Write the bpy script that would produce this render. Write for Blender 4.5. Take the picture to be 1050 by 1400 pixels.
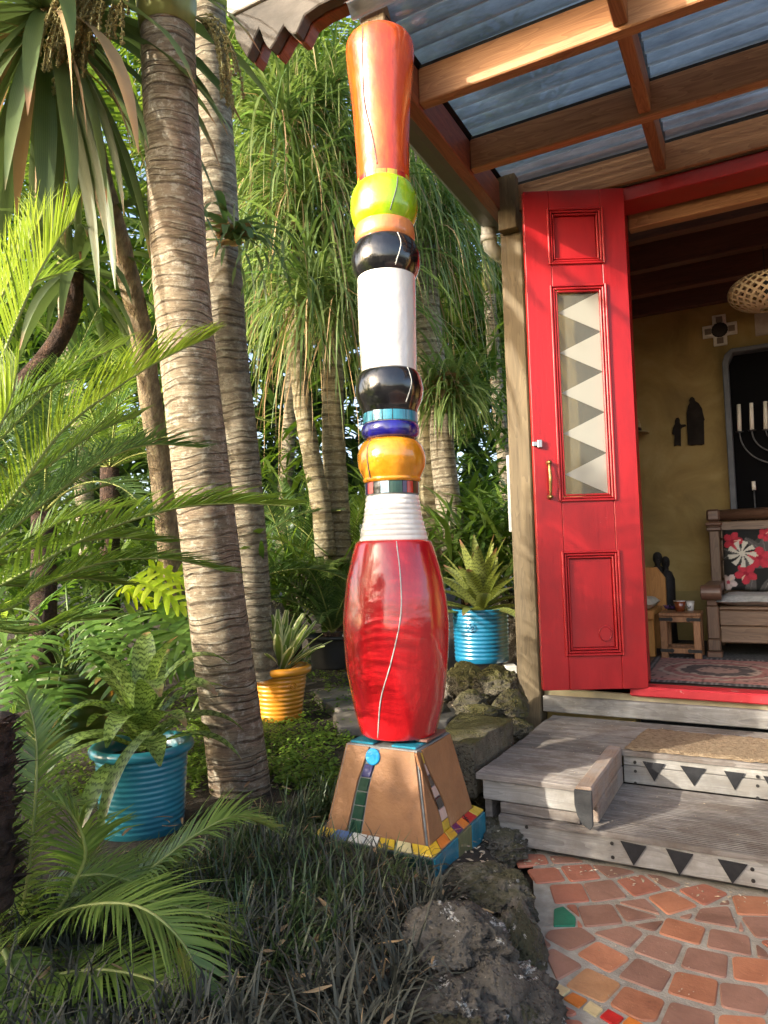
import bpy, bmesh, math, random
from math import sin, cos, pi, radians, sqrt, atan2, hypot
from mathutils import Vector as V, Matrix, noise
random.seed(7)
for o in list(bpy.data.objects): bpy.data.objects.remove(o, do_unlink=True)
SC = bpy.context.scene
COL = SC.collection
# ------------------------------------------------------------------ camera
FPX = 960.0; CAMZ = 0.926
_y, _p, _r = radians(28.3), radians(3.7), radians(1.57)
_fh = V((-sin(_y), cos(_y), 0)); _up = V((0, 0, 1)); _rt = V((cos(_y), sin(_y), 0))
_fw = _fh*cos(_p) + _up*sin(_p); _u = _up*cos(_p) - _fh*sin(_p)
CR = _rt*cos(_r) - _u*sin(_r); CU = _u*cos(_r) + _rt*sin(_r); CF = _fw
CAM = V((0, 0, CAMZ))
cd = bpy.data.cameras.new('camera'); co = bpy.data.objects.new('camera', cd); COL.objects.link(co)
m = Matrix((CR, CU, -CF)).transposed().to_4x4(); m.translation = CAM; co.matrix_world = m
cd.sensor_fit = 'HORIZONTAL'; cd.sensor_width = 36; cd.lens = 36*FPX/1050
cd.clip_start = 0.02; cd.clip_end = 2000
SC.camera = co
SC.render.resolution_x = 768; SC.render.resolution_y = 1024
# ------------------------------------------------------------------ sky + sun
SUN_AZ = V((-0.55, -0.835, 0)); SUN_EL = radians(19)
sd = V((SUN_AZ.x*cos(SUN_EL), SUN_AZ.y*cos(SUN_EL), sin(SUN_EL)))
w = bpy.data.worlds.new('World'); SC.world = w; w.use_nodes = True
nt = w.node_tree; sky = nt.nodes.new('ShaderNodeTexSky'); sky.sky_type = 'NISHITA'; sky.sun_disc = False
sky.sun_elevation = SUN_EL; sky.sun_rotation = atan2(SUN_AZ.x, SUN_AZ.y)
sky.air_density = 0.8; sky.dust_density = 4.0; sky.ozone_density = 0.2
nt.links.new(sky.outputs[0], nt.nodes['Background'].inputs[0]); nt.nodes['Background'].inputs[1].default_value = 0.15
sl = bpy.data.lights.new('sun', 'SUN'); sl.energy = 2.1; sl.angle = radians(0.6); sl.color = (1, .93, .80)
so = bpy.data.objects.new('sun', sl); COL.objects.link(so); so.rotation_euler = sd.to_track_quat('Z', 'Y').to_euler()
SC.view_settings.view_transform = 'Standard'; SC.view_settings.look = 'None'
SC.view_settings.gamma = 1.0; SC.view_settings.exposure = 2.12
SC.cycles.max_bounces = 8; SC.cycles.transparent_max_bounces = 12; SC.cycles.caustics_reflective = False; SC.cycles.caustics_refractive = False
# ------------------------------------------------------------------ measuring helpers (photo pixel -> point on a real plane)
def ray(px, py): return CF + CR*((px-525)/FPX) - CU*((py-700)/FPX)
def pt(px, py, d): return CAM + ray(px, py)*d
def ony(px, py, y): r = ray(px, py); return CAM + r*(y/r.y)
def onx(px, py, x): r = ray(px, py); return CAM + r*(x/r.x)
def onz(px, py, z): r = ray(px, py); return CAM + r*((z-CAMZ)/r.z)
def rnd(a, b): return random.uniform(a, b)
# ------------------------------------------------------------------ object helpers
def tag(o, label=None, cat=None, group=None, kind=None):
    if label: o['label'] = label
    if cat: o['category'] = cat
    if group: o['group'] = group
    if kind: o['kind'] = kind
    return o
def thing(name, loc, label, cat, group=None):
    o = bpy.data.objects.new(name, None); COL.objects.link(o); o.location = V(loc); o.empty_display_size = .1
    return tag(o, label, cat, group)
def place(o, parent):
    o.parent = parent
    off = V((0, 0, 0)); p = parent
    while p is not None: off += p.location; p = p.parent
    o.location = o.location - off
def link(name, me, parent=None, loc=(0, 0, 0)):
    o = bpy.data.objects.new(name, me); COL.objects.link(o); o.location = V(loc)
    if parent is not None: place(o, parent)
    return o
class MB:
    def __init__(s): s.v = []; s.f = []; s.uv = []; s.mi = []; s.m = 0
    def face(s, idx, uv=None): s.f.append(tuple(idx)); s.uv.append(uv); s.mi.append(s.m)
    def quad(s, a, b, c, d, uv=None):
        n = len(s.v); s.v += [V(a), V(b), V(c), V(d)]; s.face((n, n+1, n+2, n+3), uv)
    def box(s, x0, x1, y0, y1, z0, z1, mat=None):
        n = len(s.v); P = [V((x, y, z)) for z in (z0, z1) for y in (y0, y1) for x in (x0, x1)]
        if mat: P = [mat @ p for p in P]
        s.v += P
        for q in ((0, 2, 3, 1), (4, 5, 7, 6), (0, 1, 5, 4), (2, 6, 7, 3), (0, 4, 6, 2), (1, 3, 7, 5)): s.face([n+i for i in q])
    def prism(s, poly, h0, h1, ax=2):
        # poly: list of 2d; extruded along axis ax between h0,h1
        def mk(p, h):
            if ax == 2: return V((p[0], p[1], h))
            if ax == 1: return V((p[0], h, p[1]))
            return V((h, p[0], p[1]))
        n = len(s.v); k = len(poly); s.v += [mk(p, h0) for p in poly]+[mk(p, h1) for p in poly]
        s.face([n+i for i in range(k)][::-1]); s.face([n+k+i for i in range(k)])
        for i in range(k): j = (i+1) % k; s.face((n+i, n+j, n+k+j, n+k+i))
    def tube(s, pts, rad, seg=8, cap=True, vscale=1.0):
        pts = [V(p) for p in pts]; k = len(pts); n0 = len(s.v)
        if not callable(rad):
            r_ = rad; rad = (lambda t: r_) if not isinstance(r_, (list, tuple)) else (lambda t: r_[min(len(r_)-1, int(round(t*(len(r_)-1))))])
        nrm = None
        for i, p in enumerate(pts):
            d = (pts[min(i+1, k-1)]-pts[max(i-1, 0)]).normalized()
            if nrm is None:
                a = V((0, 0, 1)) if abs(d.z) < .9 else V((1, 0, 0)); nrm = d.cross(a).normalized()
            nrm = (nrm - d*nrm.dot(d)).normalized(); b = d.cross(nrm); r = rad(i/max(1, k-1))
            for j in range(seg): a = 2*pi*j/seg; s.v.append(p+(nrm*cos(a)+b*sin(a))*r)
        for i in range(k-1):
            for j in range(seg):
                j2 = (j+1) % seg
                s.face((n0+i*seg+j, n0+i*seg+j2, n0+(i+1)*seg+j2, n0+(i+1)*seg+j),
                       [(j/seg, i*vscale), ((j+1)/seg, i*vscale), ((j+1)/seg, (i+1)*vscale), (j/seg, (i+1)*vscale)])
        if cap:
            s.face([n0+j for j in range(seg)][::-1]); s.face([n0+(k-1)*seg+j for j in range(seg)])
    def lathe(s, c, prof, seg=40, close=True, ph=0.0):
        # prof: list (r, z) from bottom to top
        n0 = len(s.v); c = V(c)
        for r, z in prof:
            for j in range(seg): a = 2*pi*j/seg+ph; s.v.append(c+V((r*cos(a), r*sin(a), z)))
        for i in range(len(prof)-1):
            for j in range(seg):
                j2 = (j+1) % seg; s.face((n0+i*seg+j, n0+i*seg+j2, n0+(i+1)*seg+j2, n0+(i+1)*seg+j))
        if close:
            s.face([n0+j for j in range(seg)][::-1]); s.face([n0+(len(prof)-1)*seg+j for j in range(seg)])
    def mesh(s, name, smooth=False):
        me = bpy.data.meshes.new(name); me.from_pydata([tuple(p) for p in s.v], [], s.f)
        if any(u is not None for u in s.uv):
            ul = me.uv_layers.new(name='UVMap'); k = 0; buf = []
            for f, u in zip(s.f, s.uv):
                for q in range(len(f)): buf += (u[q] if u else (0, 0))
            ul.data.foreach_set('uv', buf)
        if smooth: me.polygons.foreach_set('use_smooth', [True]*len(s.f))
        if any(s.mi): me.polygons.foreach_set('material_index', s.mi)
        me.update(); return me
    def build(s, name, mat, parent=None, smooth=False, bevel=0, seg=1, origin=None):
        if origin is not None:
            o_ = V(origin); s.v = [p-o_ for p in s.v]
        me = s.mesh(name, smooth)
        for q in (mat if isinstance(mat, (list, tuple)) else [mat]): me.materials.append(q)
        if bevel:
            bm = bmesh.new(); bm.from_mesh(me)
            bmesh.ops.recalc_face_normals(bm, faces=bm.faces)
            es = [e for e in bm.edges if len(e.link_faces) == 2 and e.calc_face_angle(0) > .6]
            bmesh.ops.bevel(bm, geom=es, offset=bevel, segments=seg, affect='EDGES', profile=.5, clamp_overlap=True)
            bm.to_mesh(me); bm.free()
        return link(name, me, parent, origin if origin is not None else (0, 0, 0))
def boxo(name, x0, x1, y0, y1, z0, z1, mat, parent=None, bevel=.003, seg=1):
    b = MB(); b.box(x0, x1, y0, y1, z0, z1); return b.build(name, mat, parent, bevel=bevel, seg=seg)
def spline(cps, n):
    P = [V(c) for c in cps]; P = [P[0]*2-P[1]]+P+[P[-1]*2-P[-2]]; out = []; k = len(P)-3
    for i in range(n+1):
        t = i/n*k; j = min(int(t), k-1); u = t-j; a, b, c, d = P[j:j+4]
        out.append(.5*((2*b)+(c-a)*u+(2*a-5*b+4*c-d)*u*u+(3*b-a-3*c+d)*u**3))
    return out
def sub(p, q, t): return p+(q-p)*t
# ------------------------------------------------------------------ material helpers
def nd(nt, t, **k):
    n = nt.nodes.new(t)
    for a, v in k.items():
        if a.startswith('i_'): n.inputs[a[2:].replace('_', ' ')].default_value = v
        else: setattr(n, a, v)
    return n
def ramp(nt, fac, stops, interp='LINEAR'):
    r = nt.nodes.new('ShaderNodeValToRGB'); e = r.color_ramp; e.interpolation = interp
    while len(e.elements) > 1: e.elements.remove(e.elements[0])
    e.elements[0].position = stops[0][0]; e.elements[0].color = (*stops[0][1], 1)
    for p, c in stops[1:]: q = e.elements.new(p); q.color = (*c, 1)
    nt.links.new(fac, r.inputs[0]); return r.outputs[0]
def mixc(nt, fac, a, b, mode='MIX'):
    x = nt.nodes.new('ShaderNodeMix'); x.data_type = 'RGBA'; x.blend_type = mode
    for s_, v in ((0, fac), (6, a), (7, b)):
        if isinstance(v, (int, float)): x.inputs[s_].default_value = v
        elif isinstance(v, tuple): x.inputs[s_].default_value = (*v, 1) if len(v) == 3 else v
        else: nt.links.new(v, x.inputs[s_])
    return x.outputs[2]
def math_(nt, op, a, b=0.0):
    x = nt.nodes.new('ShaderNodeMath'); x.operation = op
    for i, v in enumerate((a, b)):
        if isinstance(v, (int, float)): x.inputs[i].default_value = v
        else: nt.links.new(v, x.inputs[i])
    return x.outputs[0]
def coords(nt, stretch=(1, 1, 1), kind='Object', jitter=True):
    tc = nt.nodes.new('ShaderNodeTexCoord'); mp = nt.nodes.new('ShaderNodeMapping'); nt.links.new(tc.outputs[kind], mp.inputs[0])
    mp.inputs['Scale'].default_value = stretch
    if jitter:
        oi = nt.nodes.new('ShaderNodeObjectInfo'); k = math_(nt, 'MULTIPLY', oi.outputs['Random'], 37.0); nt.links.new(k, mp.inputs['Location'])
    return mp.outputs[0]
def noise_(nt, vec, scale, detail=4, rough=.55, dist=0):
    n = nd(nt, 'ShaderNodeTexNoise'); n.inputs['Scale'].default_value = scale; n.inputs['Detail'].default_value = detail
    n.inputs['Roughness'].default_value = rough; n.inputs['Distortion'].default_value = dist; nt.links.new(vec, n.inputs['Vector']); return n.outputs['Fac']
def bump_(nt, b, h, strength, dist=.01):
    x = nt.nodes.new('ShaderNodeBump'); x.inputs['Strength'].default_value = strength; x.inputs['Distance'].default_value = dist
    nt.links.new(h, x.inputs['Height']); nt.links.new(x.outputs[0], b.inputs['Normal'])
def start(name):
    m = bpy.data.materials.new(name); m.use_nodes = True; return m, m.node_tree, m.node_tree.nodes['Principled BSDF']
def vary(nt, col, amt):
    oi = nt.nodes.new('ShaderNodeObjectInfo'); h = nt.nodes.new('ShaderNodeHueSaturation')
    v = math_(nt, 'ADD', math_(nt, 'MULTIPLY', oi.outputs['Random'], amt*2), 1-amt); nt.links.new(v, h.inputs['Value']); nt.links.new(col, h.inputs['Color']); return h.outputs[0]
def pm(name, stops, scale=8, detail=5, rough=.6, bump=.2, bdist=.01, bscale=None, stretch=(1, 1, 1), var=0, coat=0, metal=0, dist=0, spec=.5, jitter=True, rvar=0.1):
    m, nt, b = start(name); vec = coords(nt, stretch, jitter=jitter)
    if len(stops) == 1: stops = [(0.3, tuple(c*.9 for c in stops[0][1])), (.7, tuple(min(1, c*1.08) for c in stops[0][1]))]
    f = noise_(nt, vec, scale, detail, .6, dist); c = ramp(nt, f, stops)
    if var: c = vary(nt, c, var)
    nt.links.new(c, b.inputs['Base Color'])
    b.inputs['Metallic'].default_value = metal; b.inputs['Specular IOR Level'].default_value = spec
    b.inputs['Coat Weight'].default_value = coat; b.inputs['Coat Roughness'].default_value = .06
    g = noise_(nt, vec, (bscale or scale*3), 6, .65)
    rr = math_(nt, 'ADD', math_(nt, 'MULTIPLY', g, rvar*2), rough-rvar); nt.links.new(rr, b.inputs['Roughness'])
    if bump: bump_(nt, b, g, bump, bdist)
    return m
def glaze(name, c, c2=None, rough=.12, streak=True):
    # kiln glaze: vertical colour pooling, fine pinholes, glossy coat
    m, nt, b = start(name); vec = coords(nt, (1, 1, .18)); c2 = c2 or tuple(x*.72 for x in c)
    f = noise_(nt, vec, 17, 7, .68, .3); col = ramp(nt, f, [(.28, tuple(x*.8 for x in c2)), (.45, c2), (.66, c)])
    sp = noise_(nt, coords(nt), 180, 2, .5); col = mixc(nt, math_(nt, 'MULTIPLY', math_(nt, 'GREATER_THAN', sp, .72), .35), col, tuple(x*.4 for x in c))
    nt.links.new(col, b.inputs['Base Color']); b.inputs['Roughness'].default_value = rough+.12; du = noise_(nt, coords(nt), 6, 7, .7)
    b.inputs['Coat Weight'].default_value = .9; nt.links.new(math_(nt, 'ADD', math_(nt, 'MULTIPLY', ramp(nt, du, [(.45, (0, 0, 0)), (.75, (1, 1, 1))]), .22), rough*.4), b.inputs['Coat Roughness'])
    g = noise_(nt, coords(nt), 22, 3, .5); bump_(nt, b, g, .3, .012)
    return m
def wood(name, dark, light, axis=0, rough=.6, coat=0, fine=60, ring=5, var=.15, bump=.25, weather=None, knots=False):
    m, nt, b = start(name); st = [1, 1, 1]; st[axis] = .06
    v1 = coords(nt, tuple(st)); n1 = noise_(nt, v1, fine, 6, .65); n2 = noise_(nt, v1, ring*3, 4, .6, 1.2)
    st2 = [1, 1, 1]; st2[axis] = .12; wv = nd(nt, 'ShaderNodeTexNoise'); wv.inputs['Scale'].default_value = ring*5; wv.inputs['Detail'].default_value = 1; wv.inputs['Distortion'].default_value = .6
    nt.links.new(coords(nt, tuple(st2)), wv.inputs['Vector'])
    rg = math_(nt, 'FRACT', math_(nt, 'MULTIPLY', wv.outputs['Fac'], 9.0))
    f = math_(nt, 'ADD', math_(nt, 'MULTIPLY', n1, .45), math_(nt, 'ADD', math_(nt, 'MULTIPLY', n2, .4), math_(nt, 'MULTIPLY', rg, .15)))
    c = ramp(nt, f, [(.33, dark), (.66, light)])
    if knots:
        vo = nd(nt, 'ShaderNodeTexVoronoi'); vo.inputs['Scale'].default_value = 3.2; s3 = [1, 1, 1]; s3[axis] = .55; nt.links.new(coords(nt, tuple(s3)), vo.inputs['Vector'])
        k = ramp(nt, vo.outputs['Distance'], [(.0, (1, 1, 1)), (.05, (.8, .8, .8)), (.075, (0, 0, 0))]); c = mixc(nt, k, c, tuple(x*.35 for x in dark))
    if weather:
        wn = noise_(nt, coords(nt), 7, 6, .7); c = mixc(nt, ramp(nt, wn, [(.42, (0, 0, 0)), (.62, (.8, .8, .8))]), c, weather)
    c = vary(nt, c, var); nt.links.new(c, b.inputs['Base Color']); b.inputs['Roughness'].default_value = rough
    b.inputs['Coat Weight'].default_value = coat; b.inputs['Coat Roughness'].default_value = .25
    bump_(nt, b, n1, bump, .006); return m
def leafmat(name, c1, c2, rough=.45, trans=.35, tip=None, kind=None, spec=.5):
    m, nt, b = start(name); g = nt.nodes.new('ShaderNodeNewGeometry'); tc = nt.nodes.new('ShaderNodeTexCoord')
    sep = nt.nodes.new('ShaderNodeSeparateXYZ'); nt.links.new(tc.outputs['UV'], sep.inputs[0]); u, v = sep.outputs[0], sep.outputs[1]
    n = noise_(nt, coords(nt), 9, 3, .6); f = math_(nt, 'ADD', math_(nt, 'MULTIPLY', g.outputs['Random Per Island'], .7), math_(nt, 'MULTIPLY', n, .4))
    c = ramp(nt, f, [(.2, c1), (.85, c2)])
    oi = nt.nodes.new('ShaderNodeObjectInfo')
    if kind == 'band':      # dark cross bands of a vriesea
        wob = noise_(nt, tc.outputs['UV'], 7, 3, .6)
        q = math_(nt, 'SINE', math_(nt, 'ADD', math_(nt, 'MULTIPLY', v, 95.0), math_(nt, 'MULTIPLY', wob, 15.0)))
        c = mixc(nt, ramp(nt, q, [(.35, (0, 0, 0)), (.6, (.72, .72, .72))]), c, tuple(x*.22 for x in c1))
    if kind == 'cream':     # cream margins
        e = math_(nt, 'ABSOLUTE', math_(nt, 'SUBTRACT', u, .5)); c = mixc(nt, ramp(nt, e, [(.25, (0, 0, 0)), (.33, (1, 1, 1))]), c, (.76, .76, .44))
    if kind == 'vein':      # pale midrib and fine parallel veins
        q = math_(nt, 'SINE', math_(nt, 'MULTIPLY', u, 70.0)); c = mixc(nt, math_(nt, 'MULTIPLY', ramp(nt, q, [(.4, (0, 0, 0)), (.9, (1, 1, 1))]), .3), c, tuple(min(1, x*1.5) for x in c2))
    if tip:
        w_ = noise_(nt, coords(nt), 14, 4, .7); q = math_(nt, 'ADD', v, math_(nt, 'MULTIPLY', math_(nt, 'SUBTRACT', w_, .5), .25))
        q = math_(nt, 'ADD', q, math_(nt, 'SUBTRACT', math_(nt, 'MULTIPLY', oi.outputs['Random'], .22), .17))
        c = mixc(nt, ramp(nt, q, [(.86, (0, 0, 0)), (.95, (1, 1, 1))]), c, tip)
    nt.links.new(c, b.inputs['Base Color']); b.inputs['Roughness'].default_value = rough; b.inputs['Specular IOR Level'].default_value = spec
    tr = nt.nodes.new('ShaderNodeBsdfTranslucent'); hs = nt.nodes.new('ShaderNodeHueSaturation'); hs.inputs['Value'].default_value = 1.5; hs.inputs['Saturation'].default_value = 1.15
    nt.links.new(c, hs.inputs['Color']); nt.links.new(hs.outputs[0], tr.inputs[0])
    mx = nt.nodes.new('ShaderNodeMixShader'); mx.inputs[0].default_value = trans
    nt.links.new(b.outputs[0], mx.inputs[1]); nt.links.new(tr.outputs[0], mx.inputs[2]); nt.links.new(mx.outputs[0], nt.nodes['Material Output'].inputs[0])
    return m
# ------------------------------------------------------------------ leaf helpers
def strap(mb, base, d, length, width, droop=.6, segs=5, fold=.25, side=None, tipw=.05, base_w=.6, peak=.35, twist=0.0, wave=0):
    # one strap-shaped leaf: 3 verts across (or 2 when fold is None), bending under its weight
    d = V(d).normalized(); p = V(base)
    sd_ = V(side) if side is not None else d.cross(V((0, 0, 1)))
    if sd_.length < 1e-4: sd_ = V((1, 0, 0))
    sd_.normalize(); n0 = len(mb.v); st = length/segs; three = fold is not None
    for i in range(segs+1):
        t = i/segs
        w_ = (base_w+(1-base_w)*min(1, t/peak)) if t < peak else (1-(1-tipw)*((t-peak)/(1-peak))**1.7)
        w_ *= width*.5
        s_ = (sd_-d*sd_.dot(d)); s_ = s_.normalized() if s_.length > 1e-4 else sd_
        nrm = s_.cross(d)
        if twist: a = twist*t; s_, nrm = s_*cos(a)+nrm*sin(a), nrm*cos(a)-s_*sin(a)
        q = p + (nrm*sin(t*9+wave*7)*wave if wave else V((0, 0, 0)))
        if three: mb.v += [q-s_*w_+nrm*(w_*fold), q, q+s_*w_+nrm*(w_*fold)]
        else: mb.v += [q-s_*w_, q+s_*w_]
        d = (d+V((0, 0, -1))*(droop/segs)*(.35+1.3*t)).normalized(); p = p+d*st
    k = 3 if three else 2
    for i in range(segs):
        a = n0+i*k; t0, t1 = i/segs, (i+1)/segs
        for j in range(k-1):
            u0, u1 = j/(k-1), (j+1)/(k-1)
            mb.face((a+j, a+j+1, a+k+j+1, a+k+j), [(u0, t0), (u1, t0), (u1, t1), (u0, t1)])
def frond(mb, cps, leaf_len, n=60, width=.008, ang=(70, 25), up=(0, 0, 1), vee=.35, droop=.25, rach=.006, start_=.06, mb_r=None, jit=.08, segs=2, flat=1.0, tipscale=.35):
    # feather leaf: tapering midrib with two rows of narrow leaflets
    N = 24; path = spline(cps, N); R = mb_r or mb
    R.tube(path, lambda t: rach*(1-.8*t)+.0008, seg=5, cap=False)
    up = V(up)
    for i in range(n):
        t = start_+(1-start_)*(i+.5)/n; x = t*N; j = min(int(x), N-1); p = sub(path[j], path[j+1], x-j); d = (path[j+1]-path[j]).normalized()
        s_ = d.cross(up)
        if s_.length < 1e-3: s_ = V((1, 0, 0))
        s_.normalize(); nrm = s_.cross(d).normalized()
        prof = min(1, (t-start_)/.22+.35)*(1-(1-tipscale)*max(0, (t-.55)/.45)**1.5)
        a = radians(ang[0]+(ang[1]-ang[0])*t)
        for sg in (-1, 1):
            if random.random() < .045: continue
            aa = a+rnd(-jit, jit)*1.4; L = leaf_len*prof*(rnd(.86, 1.08) if random.random() < .93 else rnd(.35, .8))
            ld = (d*cos(aa)+s_*sg*sin(aa)*flat+nrm*(vee+rnd(-jit, jit)))
            strap(mb, p, ld, L, width*(.7+.3*prof), droop=droop*rnd(.6, 1.4), segs=segs, fold=None, side=nrm.cross(ld.normalized())*sg if False else d, tipw=.08, base_w=.8, peak=.4)
# ================================================================== MATERIALS
FIR = wood('fir_timber', (.21, .092, .038), (.45, .235, .108), 0, .6, .03, knots=True, var=.1)
FIRY = wood('fir_timber_y', (.19, .075, .028), (.38, .17, .07), 1, .6, .03, knots=True, var=.12)
POSTW = wood('post_timber', (.075, .054, .028), (.175, .13, .07), 2, .75, 0, fine=40, var=.05)
GREYX = wood('grey_deck_timber', (.10, .086, .075), (.29, .26, .232), 0, .88, 0, fine=70, var=.22, bump=.8, weather=(.105, .08, .062))
GREYPALE = wood('pale_riser_timber', (.16, .152, .14), (.34, .33, .305), 0, .88, 0, fine=60, var=.1, bump=.6, weather=(.17, .155, .135))
BROWNY = wood('brown_edge_timber', (.17, .11, .075), (.36, .25, .17), 1, .8, 0, var=.1, bump=.5, weather=(.30, .27, .24))
GREYEND = pm('carved_grey_timber', [(.3, (.045, .040, .034)), (.7, (.12, .105, .09))], 9, 6, .85, .5, .01, stretch=(.5, 1, 1))
STAIN = wood('red_stained_timber', (.16, .045, .025), (.34, .11, .05), 1, .5, .1, var=.1)
REDP, nt, bs = start('red_door_paint'); f = noise_(nt, coords(nt, (1, 1, .25)), 7, 7, .7); c = ramp(nt, f, [(.25, (.23, .003, .005)), (.5, (.33, .0045, .0075)), (.75, (.40, .008, .011))])
c = mixc(nt, ramp(nt, noise_(nt, coords(nt, (1, 1, .5)), 26, 8, .75), [(.66, (0, 0, 0)), (.74, (.45, .45, .45))]), c, (.20, .012, .014))
c = mixc(nt, ramp(nt, noise_(nt, coords(nt), 48, 5, .7), [(.72, (0, 0, 0)), (.76, (.6, .6, .6))]), c, (.55, .22, .20)); nt.links.new(c, bs.inputs['Base Color'])
br_ = noise_(nt, coords(nt, (1, 1, .06)), 90, 5, .7); nt.links.new(math_(nt, 'ADD', math_(nt, 'MULTIPLY', f, .25), .28), bs.inputs['Roughness']); bump_(nt, bs, br_, .22, .004); bs.inputs['Coat Weight'].default_value = .1
REDW = pm('worn_red_paint', [(.2, (.45, .02, .03)), (.62, (.55, .03, .04)), (.70, (.55, .45, .38))], 17, 6, .5, .2)
PLAST = pm('mustard_plaster', [(.25, (.17, .11, .03)), (.5, (.28, .195, .058)), (.75, (.38, .28, .105))], 3.2, 7, .75, .35, .012, bscale=11, dist=.8)
PLIN = pm('stained_plinth_plaster', [(.3, (.30, .25, .13)), (.7, (.52, .45, .30))], 6, 7, .85, .3)
DARKW = wood('dark_ceiling_timber', (.055, .021, .013), (.13, .05, .03), 0, .6, .1, var=.2)
GUTM = pm('gutter_paint', [(.3, (.10, .10, .085)), (.7, (.135, .135, .115))], 4, 4, .45, .05)
CAPM = pm('pale_flashing', [(.3, (.36, .345, .30)), (.7, (.48, .46, .41))], 5, 4, .4, .05)
PVC = pm('white_pvc', [(.3, (.68, .66, .60)), (.7, (.80, .78, .72))], 6, 4, .35, .05)
BLK = pm('black_foam', [(.5, (.012, .012, .014))], 8, 3, .8, .1)
IRON = pm('black_iron', [(.3, (.02, .02, .02)), (.7, (.05, .045, .04))], 20, 4, .5, .2, metal=.6)
BRASS = pm('aged_brass', [(.3, (.22, .13, .05)), (.7, (.48, .33, .12))], 25, 4, .38, .1, metal=.9)
STEEL = pm('steel', [(.5, (.5, .5, .48))], 12, 3, .3, .05, metal=.9)
GROUT = pm('sandy_grout', [(.25, (.22, .19, .145)), (.6, (.37, .33, .265)), (.8, (.46, .42, .35))], 22, 8, .9, .5, .01, bscale=90)
SOIL = pm('garden_soil', [(.3, (.018, .013, .009)), (.65, (.05, .037, .024)), (.85, (.09, .075, .05))], 16, 8, .95, .8, .03, bscale=40, jitter=False)
# ================================================================== GROUND
def border(y): return -.43-(y-1.41)*.31 if y < 2.3 else -.80
def sstep(a, b, x): t = max(0, min(1, (x-a)/(b-a))); return t*t*(3-2*t)
def gz(x, y):
    d = border(y)-x
    z = -.075+sstep(.0, .22, d)*.125
    z += .17*math.exp(-(((x+1.45)/.55)**2+((y-4.1)/.65)**2)) * sstep(0, .3, d)
    z += .035*max(0, min(6, y-3.2)) * sstep(.2, 1.2, d)
    if d > .1: z += .02*noise.noise(V((x*2.3, y*2.3, 1.7)))
    return z
def ground():
    b = MB(); xs = [-400, -120, -40, -18]+[-10+i*.5 for i in range(12)]+[-4+i*.1 for i in range(75)]+[3.6+i for i in range(6)]+[14, 40, 150, 400]
    ys = [-400, -120, -40, -14, -8]+[-4+i*.5 for i in range(8)]+[.0+i*.1 for i in range(60)]+[6+i*.5 for i in range(14)]+[14, 24, 60, 160, 400]
    for y in ys:
        for x in xs: b.v.append(V((x, y, gz(x, y) if x < .8 else -.075)))
    k = len(xs)
    for j in range(len(ys)-1):
        for i in range(k-1): a = j*k+i; b.face((a, a+1, a+k+1, a+k))
    return tag(b.build('ground', SOIL, smooth=True), kind='structure')
ground()
# ================================================================== PATIO with terracotta tiles
PZ = -.022
b = MB(); prof = [(-.30, -1.5), (3.2, -1.5), (3.2, 2.34), (-.72, 2.34), (-.66, 2.1), (-.5, 1.6), (-.36, 1.15), (-.30, .5)]
b.prism(prof, PZ-.05, PZ); patio = tag(b.build('patio', GROUT), kind='structure')
def tilemat(name, c1, c2): return pm(name, [(.2, tuple(x*.6 for x in c1)), (.34, c1), (.55, c2), (.72, tuple(min(1, x*1.15) for x in c2)), (.82, (.42, .33, .26))], 8, 10, .62, .4, .005, bscale=70, var=.15, rvar=.16, dist=.4)
TB = tilemat('terracotta_brown', (.19, .092, .060), (.28, .142, .095)); TO = tilemat('terracotta_orange', (.32, .118, .058), (.44, .175, .088))
TR = tilemat('terracotta_red', (.26, .088, .05), (.37, .135, .08)); TY = tilemat('terracotta_ochre', (.34, .16, .07), (.44, .22, .10))
def roundpoly(P, r):
    out = []; k = len(P)
    for i in range(k):
        a, p, c = V((*P[i-1], 0)), V((*P[i], 0)), V((*P[(i+1) % k], 0)); da, dc = (a-p), (c-p)
        rr = min(r, da.length*.4, dc.length*.4); q0 = p+da.normalized()*rr; q1 = p+dc.normalized()*rr
        for t in (0, .33, .67, 1): x = q0*(1-t)**2+p*2*t*(1-t)+q1*t*t; out.append((x.x, x.y))
    return out
def tile(P, mat, r=.012, h=.006, name='tile'):
    cx = sum(p[0] for p in P)/len(P); cy = sum(p[1] for p in P)/len(P)
    ar = sum(P[i-1][0]*P[i][1]-P[i][0]*P[i-1][1] for i in range(len(P)))
    if ar < 0: P = P[::-1]
    Q = roundpoly(P, r); b = MB(); k = len(Q); top = PZ+h*.45+rnd(0, .0015); tx, ty = rnd(-.02, .02), rnd(-.02, .02)
    def zz(p): return top+(p[0]-cx)*tx+(p[1]-cy)*ty
    ins = [(cx+(p[0]-cx)*.955, cy+(p[1]-cy)*.955) for p in Q]
    b.v += [V((p[0], p[1], PZ-.004)) for p in Q]+[V((p[0], p[1], zz(p)-.003)) for p in Q]+[V((p[0], p[1], zz(p))) for p in ins]
    for L in (0, 1):
        for i in range(k): j = (i+1) % k; b.face((L*k+i, L*k+j, (L+1)*k+j, (L+1)*k+i))
    b.face([2*k+i for i in range(k)]); return b.build(name, mat, patio)
def zt(P): return [tuple(onz(700+x/3, 1140+y/3, PZ)[:2]) for x, y in P]
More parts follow.
